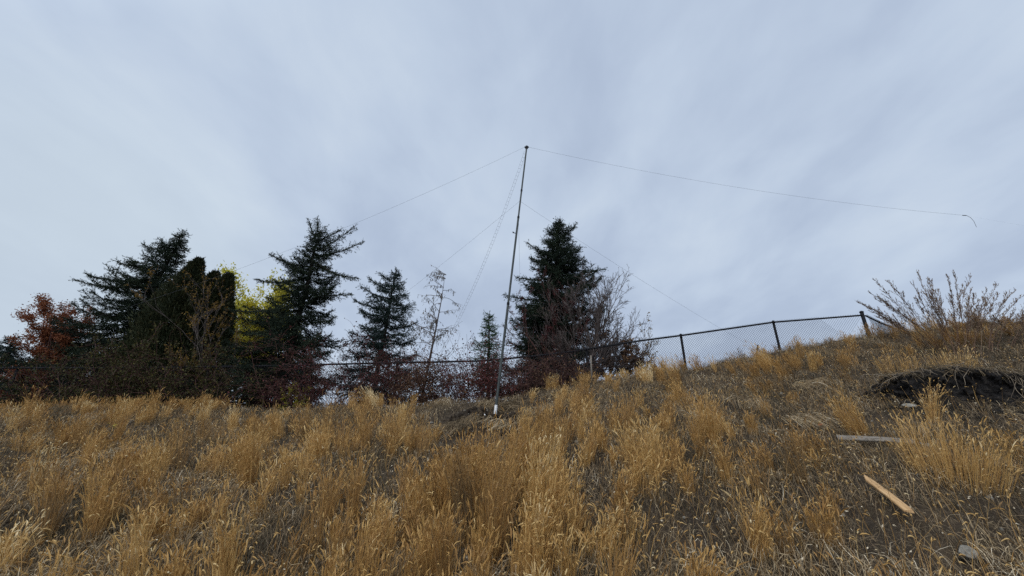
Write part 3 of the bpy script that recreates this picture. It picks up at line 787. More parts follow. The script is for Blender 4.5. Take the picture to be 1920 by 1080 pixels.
leafy_tree('red_bush', 'deep red bush on the crest at the far left under the rust climber', (55, 752), 10.2,
           [(35, 30, 690, 0, .4), (55, 52, 668, .2, .45), (62, 75, 672, -.2, .45), (75, 90, 690, 0, .45), (45, 40, 680, .1, .45), (85, 95, 700, .1, .4), (25, 20, 705, .1, .4)],
           2, 'leaf_rust', 'twig_red', 7000, .045, np.random.default_rng(69), kids=6, spread=.9, r0=.014, cat='bush', up=.05, tn=.2, shrink=.42)

# vines tangled along the fence
def thicket(label, x0, x1, ytop, ybot, Y, n, leafmat, nleaf, seed, tn=.5, loops=.5):
    rs = np.random.default_rng(seed)
    cx = .5 * (x0 + x1)
    b0 = P(cx, ybot, Y); b0[2] = float(H(b0[0], Y))
    root = thing('vine_thicket', label, 'vines', b0, 'vines tangled along the fence')
    out = []
    for i in range(n):
        bx = rs.uniform(x0, x1); st = P(bx, ybot, Y + rs.normal(0, .25)); st[2] = float(H(st[0], st[1])) - .02
        tx_ = bx + rs.normal(0, 28); ty_ = ytop + abs(rs.normal(0, 1)) * (ybot - ytop) * .28
        en = P(tx_, ty_, Y + rs.normal(0, .2)); d = en - st; L = np.linalg.norm(d)
        grow(st, d + np.array([0, 0, .3 * L]), L * .95, rs.uniform(.004, .009), 2 if rs.random() < .5 else 1, out, rs, .95, 4, -.25, .55, 7, .26)
    tb = MB(); tubes_of(out, tb, rs, 3, .5); tb.build('stems', 'twig_red', root)
    C, D = [], []
    for i in range(nleaf):
        o = out[rs.integers(len(out))]; q = rs.integers(2, 7)
        C.append(o[0][q] + rs.normal(0, .04, 3)); D.append(np.array([rs.normal(), rs.normal(), rs.normal() - .8]))
    lm = MB(); lm.leaves(np.array(C), np.array(D), rs.normal(size=(nleaf, 3)), rs.uniform(.03, .065, nleaf), rs.uniform(.018, .036, nleaf), np.clip(rs.normal(tn, .25, nleaf), 0, 1))
    lm.build('leaves', leafmat, root)
thicket('crimson vine mass climbing the fence right of the forked spruce trunk', 575, 720, 655, 752, 9.9, 50, 'leaf_red', 3400, 71, .4)
thicket('brown vine tangle on the fence below the withered tree', 725, 850, 682, 750, 9.9, 70, 'leaf_brown', 7500, 72, .25)
thicket('dull red vine tangle on the fence left of the mast', 850, 935, 672, 748, 9.9, 56, 'leaf_red', 4600, 73, .7)
thicket('dense brown vine tangle drooping over the fence right of the mast', 950, 1075, 662, 742, 9.9, 70, 'leaf_brown', 2200, 74, .12)
thicket('olive brown undergrowth at the foot of the wide spruce', 60, 250, 672, 752, 9.85, 50, 'leaf_olive', 6000, 76, .25)
thicket('dark olive undergrowth between the cypress feet and the forked spruce', 250, 440, 662, 754, 9.85, 56, 'leaf_olive', 8000, 77, .3)
thicket('dark leafless vine tangle under the forked spruce', 470, 580, 690, 755, 10.2, 34, 'leaf_brown', 1500, 75, .2)

# ------------------------------------------------------------------ chain-link fences
def fence(label, rail_px, post_at, Y_of, drop=None, rail_r=.021, posts_lean=None, npanel=1):
    pts = np.array([P(px_, py_, Y_of(px_)) for px_, py_ in rail_px])
    root = thing('chain_link_fence', label, 'fence', np.array([pts[len(pts) // 2][0], pts[len(pts) // 2][1], float(H(pts[len(pts) // 2][0], pts[len(pts) // 2][1]))]))
    # dense path along the rail
    seg = np.linalg.norm(np.diff(pts, axis=0), axis=1); cum = np.concatenate([[0], np.cumsum(seg)])
    def at(s):
        return np.stack([np.interp(s, cum, pts[:, i]) for i in range(3)], -1)
    mb = MB(); mb.tube(pts, rail_r, .5, 10); mb.build('top_rail', 'black_metal', root, True)
    # diamond fabric
    L = cum[-1]; step = .066
    s0 = np.arange(-1.4, L, step)
    fm = MB()
    hgt = 1.25
    for sg in (1, -1):
        a, b = (s0, s0 + hgt) if sg > 0 else (s0 + hgt, s0)
        k = 9; t = np.linspace(0, 1, k)
        ss = a[:, None] + (b - a)[:, None] * t[None, :]
        okk = (ss.min(1) > 0) & (ss.max(1) < L)
        # partial wires at the ends
        ss = ss[okk]; q = at(ss.ravel()).reshape(len(ss), k, 3)
        zt = q[:, :, 2] + .035
        bot = np.maximum(H(q[:, :, 0], q[:, :, 1], False) - .02, zt - hgt)
        q[:, :, 2] = zt - hgt + hgt * t[None, :]
        keepz = q[:, :, 2] >= bot - .08
        q[:, :, 2] = np.where(keepz, q[:, :, 2], bot - .08)
        q[:, :, 1] += .022 * sg * .12 - .03
        fm.tubes(q, np.full((len(q), k), .0029), np.full(len(q), .5), 3)
    fm.build('mesh', 'black_metal', root)
    for px_ in post_at:
        py_ = np.interp(px_, [a[0] for a in rail_px], [a[1] for a in rail_px])
        tp = P(px_, py_, Y_of(px_)); bt = tp.copy(); bt[2] = float(H(tp[0], tp[1])) - .15
        tp = tp + np.array([0, .045, .03])
        bt[1] += .045
        r = .03
        if posts_lean and px_ in posts_lean:
            tp = tp + np.array(posts_lean[px_]); r = .042
        pm = MB(); pm.tube(np.array([bt, tp - (tp - bt) * .02, tp]), np.array([r, r, r * .7]), .5, 10)
        po = pm.build('post', 'black_metal', root, True)
        cm = MB(); d = unit(tp - bt); cm.tube(np.array([tp - d * .015, tp + d * .012, tp + d * .03]), np.array([r * 1.18, r * 1.15, r * .4]), .5, 10); cm.build('post_cap', 'black_metal', po, True)
    return root
rail = [(-420, 690), (-60, 690), (200, 690), (330, 689), (520, 686), (700, 681), (900, 677), (1000, 668), (1060, 661), (1100, 655), (1200, 639), (1278, 629), (1452, 604), (1619, 591)]
fence('black chain link fence running along the crest behind the grass', rail, [-320, -140, 30, 210, 390, 570, 745, 925, 1100, 1278, 1452, 1619],
      lambda p: float(np.interp(p, [-400, 1000, 1280, 1620], [10.0, 10.1, 10.4, 10.5])), posts_lean={1619: (-.02, -.04, .06)})
fence('short chain link fence run turning back from the leaning corner post', [(1623, 592), (1650, 605), (1690, 621), (1730, 634)], [1728], lambda p: float(np.interp(p, [1620, 1730], [10.56, 14.8])))

# ------------------------------------------------------------------ mast and wires
mb_ = Gd(928, 781); MY = mb_[1]
top = P(987.5, 276, MY); mid = P(974.5, 377, MY)
def along(t): return mb_ + (top - mb_) * t
mast = thing('antenna_mast', 'tall thin grey metal mast leaning slightly right out of the dug soil', 'mast', mb_)
a = MB(); a.tube(np.array([mb_ - (top - mb_) * .03, along(.006), along(.031)]), .027, .5, 14); a.build('base_tube', 'white_tube', mast, True)
def poly(t0, t1, k=6): return np.array([along(t) for t in np.linspace(t0, t1, k)])
for t0, t1, r in ((.03, .36, .0245), (.35, .69, .021), (.68, .995, .0175)):
    a = MB(); a.tube(poly(t0, t1), r, .5, 14); a.build('pole_section', 'galv', mast, True)
for t, r in ((.355, .0275), (.685, .0245), (.112, .031), (.80, .0215)):
    a = MB(); a.tube(poly(t - .004, t + .004, 3), r, .5, 12); a.build('collar', 'black_metal' if t != .112 else 'galv', mast, True)
a = MB(); a.tube(np.array([along(.994), along(1.004)]), .032, .5, 12); a.box(along(1.0), np.array([.05, 0, 0]), np.array([0, .012, 0]), np.array([0, 0, .012])); a.build('top_bracket', 'black_metal', mast)
a = MB(); a.tube(np.array([along(.62) + [-.02, 0, 0], along(.62) + [-.07, -.01, .01]]), .008, .5, 6); a.tube(np.array([along(.62) + [-.065, -.01, .0], along(.62) + [-.075, -.01, .03]]), .012, .5, 6)
a.build('hook', 'black_metal', mast)

def catenary(p0, p1, sag, k=40):
    t = np.linspace(0, 1, k)[:, None]
    q = p0 * (1 - t) + p1 * t; q[:, 2] -= (sag * 4 * t * (1 - t))[:, 0]; return q
def wire(name, label, pts, r, mat='wire', cat='wire', group='wires held by the mast'):
    o0 = MB(); o0.tube(pts, r, .5, 5)
    o = o0.build(name, mat); tag(o, label, cat, group); return o
WR = .0017
wire('guy_wire', 'long thin wire from the mast top sloping left past the forked spruce', catenary(top + [-.05, 0, 0], P(120, 612, 9.7), .32), WR)
wire('guy_wire', 'thin guy from halfway up the mast sloping left behind the bluish spruce', catenary(mid, P(640, 640, 11.7), .06), WR)
wire('guy_wire', 'thin guy from halfway up the mast sloping right down to the clear fence panels', catenary(mid, P(1398, 643, 11.4), .08), WR)
wire('guy_wire', 'faint short guy running back from the mast into the tallest spruce', catenary(P(972, 400, MY), P(976, 575, 11.6), .02), .0018, 'pale_wire')
# antenna wire to the right with its end insulator and hanging tail
e = P(1812, 404, 8.6)
ant = thing('antenna_wire', 'long sagging wire from the mast top to the right, ending in a drooping tail', 'wire', top, 'wires held by the mast')
a = MB(); a.tube(catenary(top + [.05, 0, 0], e, .22), WR, .5, 5); a.build('wire', 'wire', ant)
a = MB(); a.tube(np.array([e + [-.09, 0, .004], e + [.0, 0, -.002]]), .008, .5, 8); a.build('insulator', 'black_metal', ant)
a = MB(); a.tube(np.array([P(1812, 404, 8.6), P(1820, 408, 8.6), P(1826, 415, 8.58), P(1831, 426, 8.56)]), .004, .5, 6); a.build('tail', 'wire', ant)
wire('support_cord', 'faint pale cord continuing from the antenna wire end out of frame', catenary(e, P(2150, 455, 9.4), .05), .0004, 'pale_wire', 'cord')

# open-wire feed line
def ladder():
    p0 = P(985, 284, MY + .06); p1 = P(818, 676, 10.4)
    c = catenary(p0, p1, .42, 60)
    side = unit(np.cross(p1 - p0, [0, 1., .15]))
    root = thing('ladder_line', 'pale ladder-like twin wire feed line sagging from the mast top towards the withered tree', 'cable', p0, 'wires held by the mast')
    w = .026
    for sg in (-1, 1):
        a = MB(); a.tube(c + side * w * sg, .0017, .5, 5); a.build('wire', 'pale_wire', root)
    L = np.concatenate([[0], np.cumsum(np.linalg.norm(np.diff(c, axis=0), axis=1))])
    n = 62
    first = None
    for i in range(n):
        s = L[-1] * (i + .7) / n
        q = np.array([np.interp(s, L, c[:, j]) for j in range(3)])
        if first is None:
            a = MB(); a.tube(np.array([-side * (w + .004), side * (w + .004)]) + np.array(root['_o']), .0021, .5, 6); first = a.build('spacer', 'pale_wire', root)
            o = first
        else:
            o = first.copy(); COL.objects.link(o); o.parent = root
        o.location = q - np.array(root['_o'])
ladder()

# ------------------------------------------------------------------ things lying on the slope
def normal_at(c, e=.15):
    dx = (H(c[0] + e, c[1], False) - H(c[0] - e, c[1], False)) / (2 * e); dy = (H(c[0], c[1] + e, False) - H(c[0], c[1] - e, False)) / (2 * e)
    return unit(np.array([-float(dx), -float(dy), 1.]))
def plank(name, label, a_px, b_px, wid, thick, mat, pointed=0, lift=.02, cat='board', chip=True, tilt=0.):
    a, b = Gd(*a_px), Gd(*b_px); n = unit(unit(normal_at(a) + normal_at(b)) + np.array([0, -tilt, 0])); d = unit(b - a); sd = unit(np.cross(n, d)); n = np.cross(d, sd)
    L = np.linalg.norm(b - a); rs = np.random.default_rng(int(a_px[0]))
    root_ = (a + b) / 2 + n * lift
    xs = np.linspace(-L / 2, L / 2, 14); V = []
    for i, x_ in enumerate(xs):
        f = 1.
        if pointed and x_ < -L / 2 + pointed: f = max(.04, (x_ + L / 2) / pointed)
        hw = wid / 2 * f
        j = rs.normal(0, .03 * wid, 2) if 0 < i < 13 else (0, 0)
        e = (rs.normal(0, .25 * wid, 4) if (i == 13 and chip) else np.zeros(4))
        sh = (1 - f) * wid * .35 if pointed else 0
        bow = .012 * L * (x_ / L) ** 2 * 4
        for k_, (yy, zz) in enumerate(((-1, -1), (1, -1), (1, 1), (-1, 1))):
            V.append([x_ + e[k_], yy * (hw + j[0 if yy < 0 else 1]) + sh, zz * thick / 2 - bow])
    V = np.array(V); q = []
    for i in range(13):
        for k_ in range(4): q.append([i * 4 + k_, i * 4 + (k_ + 1) % 4, i * 4 + 4 + (k_ + 1) % 4, i * 4 + 4 + k_])
    q.append([0, 3, 2, 1]); q.append([52, 53, 54, 55])
    m_ = MB(); m_.add(V, q)
    o = m_.build(name, mat)
    from mathutils import Matrix
    o.matrix_world = Matrix(((d[0], sd[0], n[0], root_[0]), (d[1], sd[1], n[1], root_[1]), (d[2], sd[2], n[2], root_[2]), (0, 0, 0, 1)))
    bv = o.modifiers.new('bevel', 'BEVEL'); bv.width = .003; bv.segments = 2
    tag(o, label, cat); return o
plank('wooden_stake', 'fresh orange tan pointed wooden stake lying slanted on the right slope', (1612, 914), (1701, 986), .066, .014, 'wood_fresh', .12, .12, 'stake', tilt=.7)
plank('weathered_plank', 'weathered grey plank lying level beneath the earth ledge', (1570, 829), (1722, 838), .085, .02, 'wood_grey', 0, .06, 'plank', tilt=.35)
plank('wood_strip', 'thin broken grey strip of wood just under the left end of the plank', (1578, 840), (1614, 839), .022, .012, 'wood_grey', 0, .04, 'wood scrap')

def stone(name, label, px_, r, mat, seed, cat='stone', lift=.25, group=None):
    c = Gd(*px_); rs = np.random.default_rng(seed)
    import bmesh
    bm = bmesh.new(); bmesh.ops.create_icosphere(bm, subdivisions=4, radius=1)
    V = np.array([v.co[:] for v in bm.verts]); Fc = np.array([[v.index for v in f.verts] for f in bm.faces]); bm.free()
    dirs = unit(rs.normal(size=(9, 3))); hgt = rs.uniform(.62, .95, 9)
    d = V @ dirs.T
    sc = np.min(np.where(d > .05, hgt[None, :] / np.maximum(d, .05), 9), axis=1); sc = np.minimum(sc, 1)
    V = V * sc[:, None]
    V *= 1 + .05 * perlin(V[:, 0] * 3 + seed, V[:, 1] * 3 + V[:, 2] * 2)[:, None]
    V = V * np.array(r) * 1.12
    m_ = MB(); m_.add(V, None, Fc)
    o = m_.build(name, mat, smooth=True); o.location = c + np.array([0, -.02, r[2] * lift]); o.rotation_euler = (.3, .1, rs.uniform(-.5, .5))
    tag(o, label, cat, group); return o
stone('field_stone', 'pale grey angular stone at the lower right, below the wooden stake', (1811, 1050), (.06, .045, .042), 'stone', 5, lift=.8)
stone('pale_stone', 'largest cream white stone at the lower left edge', (3, 1062), (.035, .03, .026), 'stone_white', 6, lift=1.2)
stone('pale_stone', 'small round white stone right of the largest at the lower left edge', (20, 1058), (.026, .024, .02), 'stone_white', 7, lift=1.4)
stone('pale_stone', 'flat white stone below the other two at the lower left edge', (12, 1070), (.032, .026, .018), 'stone_white', 8, lift=1.2)
stone('flat_stone', 'flat pale stone at the foot of the dark earth ledge', (1704, 765), (.075, .05, .028), 'stone', 9, lift=.9)
stone('white_scrap', 'tiny white scrap on the dug soil left of the mast foot', (908, 781), (.02, .016, .012), 'white_tube', 10, 'scrap', 1.5)

# dark eroded earth ledge with hanging roots
def ledge():
    xs = np.linspace(1640, 2010, 60)
    topy = np.interp(xs, [1640, 1660, 1700, 1760, 1800, 1860, 1920, 2010], [745, 716, 706, 697, 693, 699, 708, 735])
    boty = np.interp(xs, [1640, 1680, 1800, 1900, 2010], [752, 760, 764, 764, 758])
    rs = np.random.default_rng(91)
    prof = [(.55, .02), (.25, .06), (.06, .05), (-.03, .02), (-.08, -.04), (-.07, -.16), (-.05, -.34), (-.07, -.55), (-.08, -.78), (-.13, -.97), (-.26, -1.08)]
    V = []
    c0 = Gd(1790, 748)
    for i, (px_, ty_, by_) in enumerate(zip(xs, topy, boty)):
        b = Gd(px_, by_); Yf = b[1] + .05
        tp = P(px_, ty_, Yf); hgt = max(tp[2] - b[2], .03)
        f = math.sin(PI * (i + .5) / 60) ** .22
        for j, (dy, dz) in enumerate(prof):
            n1 = .09 * float(perlin(i * .23 + 3, j * .5)) + .05 * float(perlin(i * .7, j * 1.3))
            z_ = tp[2] + (dz * hgt if dz < 0 else dz * f) + n1 * .8
            y_ = Yf + dy * (.4 + .6 * f) + n1 * 1.1
            if j == 0: z_ = float(H(tp[0], y_, False)) - .04
            if j >= len(prof) - 1: z_ = float(H(tp[0], y_, False)) - .05
            V.append([tp[0], y_, z_])
    k = len(prof); V = np.array(V); idx = np.arange(60 * k).reshape(60, k)
    q = np.stack([idx[:-1, :-1], idx[:-1, 1:], idx[1:, 1:], idx[1:, :-1]], -1).reshape(-1, 4)
    root = thing('earth_ledge', 'dark undercut earth ledge with dangling roots on the right slope', 'earth bank', c0)
    m_ = MB(); m_.add(V, q)
    o = m_.build('soil_face', 'earth', root, True)
    sb = o.modifiers.new('subd', 'SUBSURF'); sb.levels = 2; sb.render_levels = 2
    tx_ = bpy.data.textures.new('clod', 'CLOUDS'); tx_.noise_scale = .06; tx_.noise_depth = 3
    dm = o.modifiers.new('clods', 'DISPLACE'); dm.texture = tx_; dm.strength = .14; dm.mid_level = .5; dm.texture_coords = 'GLOBAL'
    out = []
    for i in range(46):
        j = rs.integers(3, 57); st = V[j * k + rs.integers(2, 4)] + [0, -.02, .03]
        grow(st, np.array([rs.normal(0, .8), -.45, rs.uniform(-.6, .4)]), rs.uniform(.1, .42), .0022, 1, out, rs, .7, 2, -.7, .5, 7, .16)
    rm = MB(); tubes_of(out, rm, rs, 3, .5); rm.build('roots', 'root', root)
    # thatch fringe lying over the lip
    fr = MB(); n = 1500
    j = rs.integers(1, 58, n); st = V[j * k + rs.integers(1, 4, n)] + rs.normal(0, .03, (n, 3)) + [0, 0, .02]
    t = np.linspace(0, 1, 4)[None, :, None]
    d = np.stack([rs.normal(0, .8, n), rs.normal(-.5, .5, n), rs.normal(0, .25, n)], 1)
    L = rs.uniform(.05, .2, n)[:, None, None]
    p = st[:, None, :] + d[:, None, :] * L * t - np.array([0, 0, .5]) * L * t ** 2
    fr.ribbons(p, np.full((n, 4), .004), unit(rs.normal(size=(n, 3))), np.clip(rs.normal(.3, .2, n), 0, 1)); fr.build('turf_fringe', 'thatch', root)
ledge()
def clods():
    rs = np.random.default_rng(95)
    import bmesh
    bm = bmesh.new(); bmesh.ops.create_icosphere(bm, subdivisions=2, radius=1)
    V0 = np.array([v.co[:] for v in bm.verts]); F0 = np.array([[v.index for v in f.verts] for f in bm.faces]); bm.free()
    def heap(n, xy, rmin, rmax):
        m_ = MB()
        for i in range(n):
            x_, y_ = xy(); z_ = float(H(x_, y_)); r_ = rmin + (rmax - rmin) * rs.random() ** 3
            V = V0 * (1 + .35 * perlin(V0[:, 0] * 1.7 + i * 3.1, V0[:, 1] * 1.7 + V0[:, 2] * 1.3 + i)[:, None]) * r_ * rs.uniform(.6, 1.2, 3)
            m_.add(V + [x_, y_, z_ + r_ * .2], None, F0)
        return m_
    a, b = Gd(1660, 768), Gd(1930, 772)
    def p1():
        t = rs.random(); return a[0] + (b[0] - a[0]) * t + rs.normal(0, .05), a[1] + (b[1] - a[1]) * t - abs(rs.normal(0, .2)) + .1
    def p2(): return -.45 + rs.normal(0, .5), 7.25 + rs.normal(0, .45)
    def p3():
        x_, y_ = scatter(1, 2.2, 8); return float(x_[0]), float(y_[0])
    mm = heap(260, p1, .006, .05); tag(mm.build('soil_clods', 'earth', smooth=True), 'dark crumbled soil spilt beneath the earth ledge', 'soil', kind='stuff')
    mm = heap(420, p2, .006, .06); tag(mm.build('soil_clods', 'ground', smooth=True), 'loose brown clods of dug soil round the mast foot', 'soil', kind='stuff')
    mm = heap(900, p3, .004, .028); tag(mm.build('pebbles', 'stone', smooth=True), 'small grey pebbles scattered in the hillside soil', 'pebbles', kind='stuff')
clods()

# tall plumed weeds on the right crest
def weed(label, base, tips, seed):
    rs = np.random.default_rng(seed)
    c = Gd(*base)
    root = thing('tall_weed', label, 'weed', c, 'tall dry weeds on the right crest')
    st = MB(); lf = MB()
    paths = []
    for (tx_, ty_) in tips:
        for rep in range(2):
            e = P(tx_ + rs.normal(0, 6 + 20 * rep), ty_ - 6 + rep * rs.uniform(6, 40), c[1] + rs.normal(0, .25))
            b = c + np.array([rs.normal(0, .06), rs.normal(0, .06), -.03])
            d = e - b
            p = bez(b, e, (-.06 * d[0], 0, .05 * abs(d[0])), 12); p[1:-1] += rs.normal(0, .008, (10, 3))
            paths.append(p)
    side = []
    for p in paths:
        for q in range(4, 11):
            for r_ in range(rs.integers(2, 6)):
                ax = unit(p[q + 1] - p[q])
                d = unit(ax + unit(rs.normal(size=3)) * .42); L = rs.uniform(.14, .34) * (1.2 - q / 11)
                t = np.linspace(0, 1, 5)[:, None]
                side.append(p[q] + (p[q + 1] - p[q]) * rs.random() + d * L * t + np.array([0, 0, .03]) * t ** 2)
    st.tubes(np.array(paths), np.broadcast_to(np.linspace(.0055, .0018, 12), (len(paths), 12)), np.clip(rs.normal(.3, .15, len(paths)), 0, 1), 4)
    st.tubes(np.array(side), np.broadcast_to(np.linspace(.0022, .0012, 5), (len(side), 5)), np.clip(rs.normal(.4, .15, len(side)), 0, 1), 3)
    C, D = [], []
    for p in side:
        for j in range(rs.integers(6, 11)):
            f = rs.uniform(.35, 1) * 4; q = min(int(f), 3); f -= q
            C.append(p[q] * (1 - f) + p[q + 1] * f); D.append(unit(p[q + 1] - p[q]) + rs.normal(0, .28, 3))
    for p in paths:
        for j in range(40):
            f = rs.uniform(.6, 1.) ** .7 * 11; q = min(int(f), 10); f -= q
            C.append(p[q] * (1 - f) + p[q + 1] * f); D.append(unit(p[q + 1] - p[q]) + rs.normal(0, .3, 3))
    n = len(C)
    lf.leaves(np.array(C), np.array(D), rs.normal(size=(n, 3)), rs.uniform(.022, .055, n), rs.uniform(.006, .012, n), np.clip(rs.normal(.5, .25, n), 0, 1))
    st.build('stems', 'weed', root); lf.build('plumes', 'weed', root)
weed('leftmost tall weed, two stems bowing left over the fence corner post', (1742, 655), [(1612, 572), (1630, 556), (1640, 585)], 101)
weed('tall weed with the high feathery plumes right of the fence corner', (1765, 660), [(1662, 535), (1690, 545), (1709, 516), (1722, 540)], 102)
weed('thin straight weed between the two bushiest plumed weeds', (1792, 662), [(1735, 530), (1752, 535), (1748, 560)], 103)
weed('bushiest dark weed with plume tips bending right at the crest', (1805, 668), [(1775, 524), (1790, 520), (1815, 524), (1800, 545)], 104)
weed('reddish stemmed weed leaning right of the bushiest one', (1830, 672), [(1820, 548), (1845, 550), (1860, 543)], 105)
weed('low spreading weed near the right edge with drooping twigs', (1862, 660), [(1880, 560), (1868, 580), (1900, 552), (1920, 560)], 106)
weed('weed at the right picture edge, cut off by it', (1900, 650), [(1935, 545), (1950, 560), (1918, 590)], 107)

# small bits
def leaf_on_ground(name, label, px_, L, mat, cat):
    c = Gd(*px_); mb = MB(); mb.leaves(np.array([c + [0, -.03, .05]]), np.array([[.8, -.3, .35]]), np.array([[0, -.6, .8]]), L, L * .6, np.array([.85]))
    tag(mb.build(name, mat), label, cat)
leaf_on_ground('red_leaf', 'small red fallen leaf left of the grey plank', (1532, 806), .07, 'leaf_rust', 'leaf')
leaf_on_ground('yellow_leaf', 'tiny yellow leaf beside the broad forked tuft', (1245, 868), .05, 'leaf_yellow', 'leaf')
def flower():
    rs = np.random.default_rng(111); c = Gd(213, 812)
    root = thing('yellow_flower', 'small clump of bright yellow flowers low on the left slope', 'flower', c)
    for i in range(9):
        t_ = c + np.array([rs.normal(0, .045), rs.normal(0, .03), rs.uniform(.06, .15)])
        a = MB(); a.tube(np.array([c + (t_ - c) * [.4, .4, 0], (c + t_) / 2 + [0, -.005, .01], t_]), .002, .5, 4); st = a.build('stalk', 'leaf_olive', root)
        a = MB(); n = 10; an = np.arange(n) * 2 * PI / n
        V = [t_ + [0, 0, .004]] + [t_ + np.array([math.cos(q), math.sin(q), .25]) * (.021 if k % 2 else .012) for k, q in enumerate(an)]
        a.add(np.array(V), None, [[0, 1 + k, 1 + (k + 1) % n] for k in range(n)], .95); a.build('blossom', 'leaf_yellow', root)
flower()
tw = MB(); c = Gd(1424, 668)
tw.tube(np.array([P(1419, 664, c[1]), P(1420, 655, c[1]), P(1421, 647, c[1])]), np.array([.022, .018, .02]), .2, 7)
tw.tube(np.array([P(1421, 654, c[1]), P(1428, 658, c[1]), P(1436, 665, c[1] + .05)]), np.array([.01, .008, .006]), .2, 6)
o = tw.build('broken_twig', 'twig_grey'); tag(o, 'dark stubby forked twig sticking up from the crest under the fence', 'twig')
ws = thing('survey_stake', 'pale upright wooden stake on the crest in front of the bare tree', 'stake', Gd(1109, 705))
b = np.array(ws['_o']); tp = P(1108, 668, b[1])
a = MB(); a.box((b + tp) / 2, np.array([.016, 0, 0]), np.array([0, .012, 0]), (tp - b) / 2 + [0, 0, .02]); a.build('shaft', 'wood_grey', ws)

# ------------------------------------------------------------------ world, sun, camera
W = bpy.data.worlds.new('World'); S.world = W; W.use_nodes = True
nt = W.node_tree; nt.nodes.clear()
out = nt.nodes.new('ShaderNodeOutputWorld'); bg = nt.nodes.new('ShaderNodeBackground'); bg.inputs[1].default_value = .1
sky = nt.nodes.new('ShaderNodeTexSky'); sky.sky_type = 'NISHITA'; sky.sun_disc = False
SUN_EL, SUN_AZ = math.radians(50), math.radians(-155)
sky.sun_elevation = SUN_EL; sky.sun_rotation = SUN_AZ
tc = nt.nodes.new('ShaderNodeTexCoord')
sep = nt.nodes.new('ShaderNodeSeparateXYZ'); nt.links.new(tc.outputs['Generated'], sep.inputs[0])
def math_(op, a, b=None):
    n = nt.nodes.new('ShaderNodeMath'); n.operation = op
    for i, v in enumerate((a, b)):
        if v is None: continue
        if isinstance(v, (int, float)): n.inputs[i].default_value = v
        else: nt.links.new(v, n.inputs[i])
    return n.outputs[0]
zz = math_('ADD', math_('MAXIMUM', sep.outputs['Z'], 0.0), .22)
cu = math_('DIVIDE', sep.outputs['X'], zz); cv = math_('DIVIDE', sep.outputs['Y'], zz)
cmb = nt.nodes.new('ShaderNodeCombineXYZ'); nt.links.new(cu, cmb.inputs[0]); nt.links.new(cv, cmb.inputs[1])
def cloud_noise(rot, scl, s, det, off, rough=.5, dis=.0):
    mp = nt.nodes.new('ShaderNodeMapping'); mp.inputs['Rotation'].default_value = (0, 0, math.radians(rot)); mp.inputs['Scale'].default_value = scl
    mp.inputs['Location'].default_value = off
    nt.links.new(cmb.outputs[0], mp.inputs[0])
    n = nt.nodes.new('ShaderNodeTexNoise'); n.inputs['Scale'].default_value = s; n.inputs['Detail'].default_value = det; n.inputs['Roughness'].default_value = rough
    n.inputs['Distortion'].default_value = dis
    nt.links.new(mp.outputs[0], n.inputs['Vector']); return n.outputs['Fac']
n1 = cloud_noise(34, (1, .7, 1), .9, 4, (3.1, 1.7, 0), .5, .3)
n2 = cloud_noise(34, (1.2, .6, 1), 2.6, 5, (7.1, 4.2, 0), .5, .3)
n3 = cloud_noise(34, (1.1, .8, 1), 6.5, 4, (1.3, 9.2, 0), .5, .4)
mixn = math_('ADD', math_('ADD', math_('MULTIPLY', n1, .53), math_('MULTIPLY', n2, .36)), math_('MULTIPLY', n3, .11))
cr = nt.nodes.new('ShaderNodeValToRGB'); e_ = cr.color_ramp.elements
CLOUD = [(.37, (.42, .505, .655)), (.46, (.475, .567, .722)), (.54, (.55, .648, .795)), (.64, (.64, .735, .855))]
while len(e_) < len(CLOUD): e_.new(.5)
for k, (p_, c_) in enumerate(CLOUD): e_[k].position = p_; e_[k].color = (*c_, 1)
nt.links.new(mixn, cr.inputs[0])
# brighter, slightly greener break low on the left
dirv = unit(np.array([-1.3, 1.0, .34]))
dt = nt.nodes.new('ShaderNodeVectorMath'); dt.operation = 'DOT_PRODUCT'; nt.links.new(tc.outputs['Generated'], dt.inputs[0]); dt.inputs[1].default_value = tuple(dirv)
br = nt.nodes.new('ShaderNodeMapRange'); br.inputs[1].default_value = .88; br.inputs[2].default_value = 1.0; br.interpolation_type = 'SMOOTHSTEP'
nt.links.new(dt.outputs['Value'], br.inputs[0])
brf = math_('MULTIPLY', br.outputs[0], math_('ADD', .35, math_('MULTIPLY', n1, .7)))
mxb = nt.nodes.new('ShaderNodeMix'); mxb.data_type = 'RGBA'; nt.links.new(brf, mxb.inputs[0]); nt.links.new(cr.outputs[0], mxb.inputs[6]); mxb.inputs[7].default_value = (.66, .76, .84, 1)
sunv = unit(np.array([math.sin(SUN_AZ) * math.cos(SUN_EL), math.cos(SUN_AZ) * math.cos(SUN_EL), math.sin(SUN_EL)]))
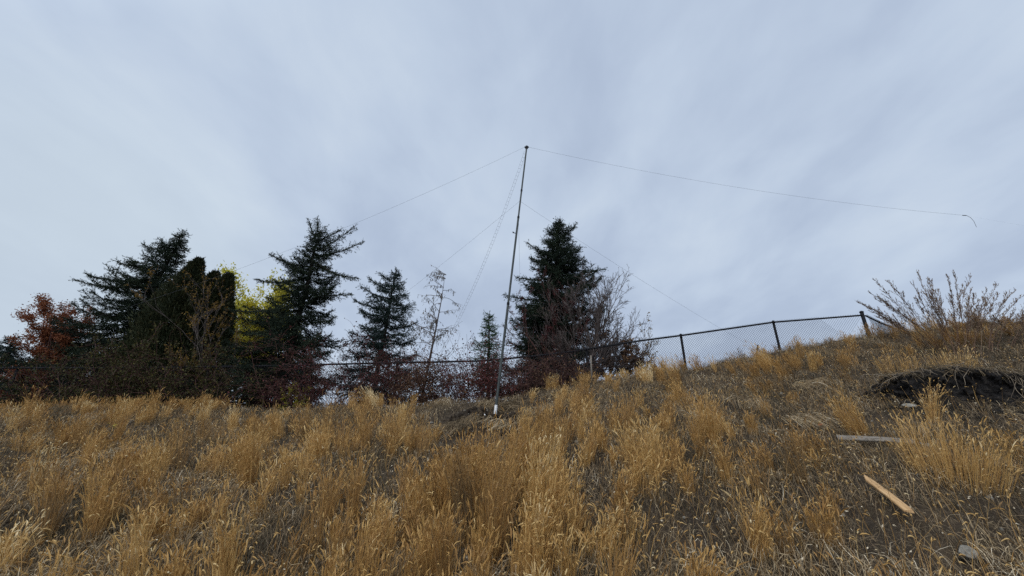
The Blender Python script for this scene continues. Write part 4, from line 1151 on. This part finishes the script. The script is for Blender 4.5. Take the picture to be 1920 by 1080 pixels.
ds = nt.nodes.new('ShaderNodeVectorMath'); ds.operation = 'DOT_PRODUCT'; nt.links.new(tc.outputs['Generated'], ds.inputs[0]); ds.inputs[1].default_value = tuple(sunv)
gl = nt.nodes.new('ShaderNodeMapRange'); gl.inputs[1].default_value = .36; gl.inputs[2].default_value = 1.0; gl.inputs[3].default_value = 9.6; gl.inputs[4].default_value = 23; gl.interpolation_type = 'SMOOTHSTEP'  # out-of-view brightening of the deck around the sun, added to light the ground
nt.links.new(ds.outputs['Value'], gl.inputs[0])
# cloud deck over the clear sky; background strength .1, so the deck is scaled up, most around the sun
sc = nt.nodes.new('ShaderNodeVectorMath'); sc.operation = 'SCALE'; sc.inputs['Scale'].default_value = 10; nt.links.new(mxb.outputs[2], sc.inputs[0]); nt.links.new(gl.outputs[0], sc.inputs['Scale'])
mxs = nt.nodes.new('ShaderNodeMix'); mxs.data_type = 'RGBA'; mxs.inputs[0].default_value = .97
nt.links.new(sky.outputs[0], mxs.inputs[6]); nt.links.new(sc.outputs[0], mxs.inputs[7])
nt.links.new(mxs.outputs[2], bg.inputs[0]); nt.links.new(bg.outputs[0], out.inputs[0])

sl = bpy.data.lights.new('sun', 'SUN'); sl.energy = 1.4; sl.angle = math.radians(25); sl.color = (1, .95, .88)
so = bpy.data.objects.new('sun', sl); COL.objects.link(so)
sd = Vector((math.sin(SUN_AZ) * math.cos(SUN_EL), math.cos(SUN_AZ) * math.cos(SUN_EL), math.sin(SUN_EL)))
so.rotation_euler = sd.to_track_quat('Z', 'Y').to_euler()

cam = bpy.data.cameras.new('camera'); cam.sensor_width = 36; cam.lens = 36 * F / 1920; cam.clip_end = 5000; cam.clip_start = .05
co = bpy.data.objects.new('camera', cam); COL.objects.link(co); co.location = EYE; co.rotation_euler = (PI / 2 + TH, 0, 0)
S.camera = co
for o in bpy.data.objects:
    if '_o' in o: del o['_o']
S.render.engine = 'CYCLES'
S.view_settings.view_transform = 'Standard'; S.view_settings.look = 'None'; S.view_settings.gamma = 1; S.view_settings.exposure = 0
S.cycles.use_denoising = False
S.cycles.max_bounces = 6
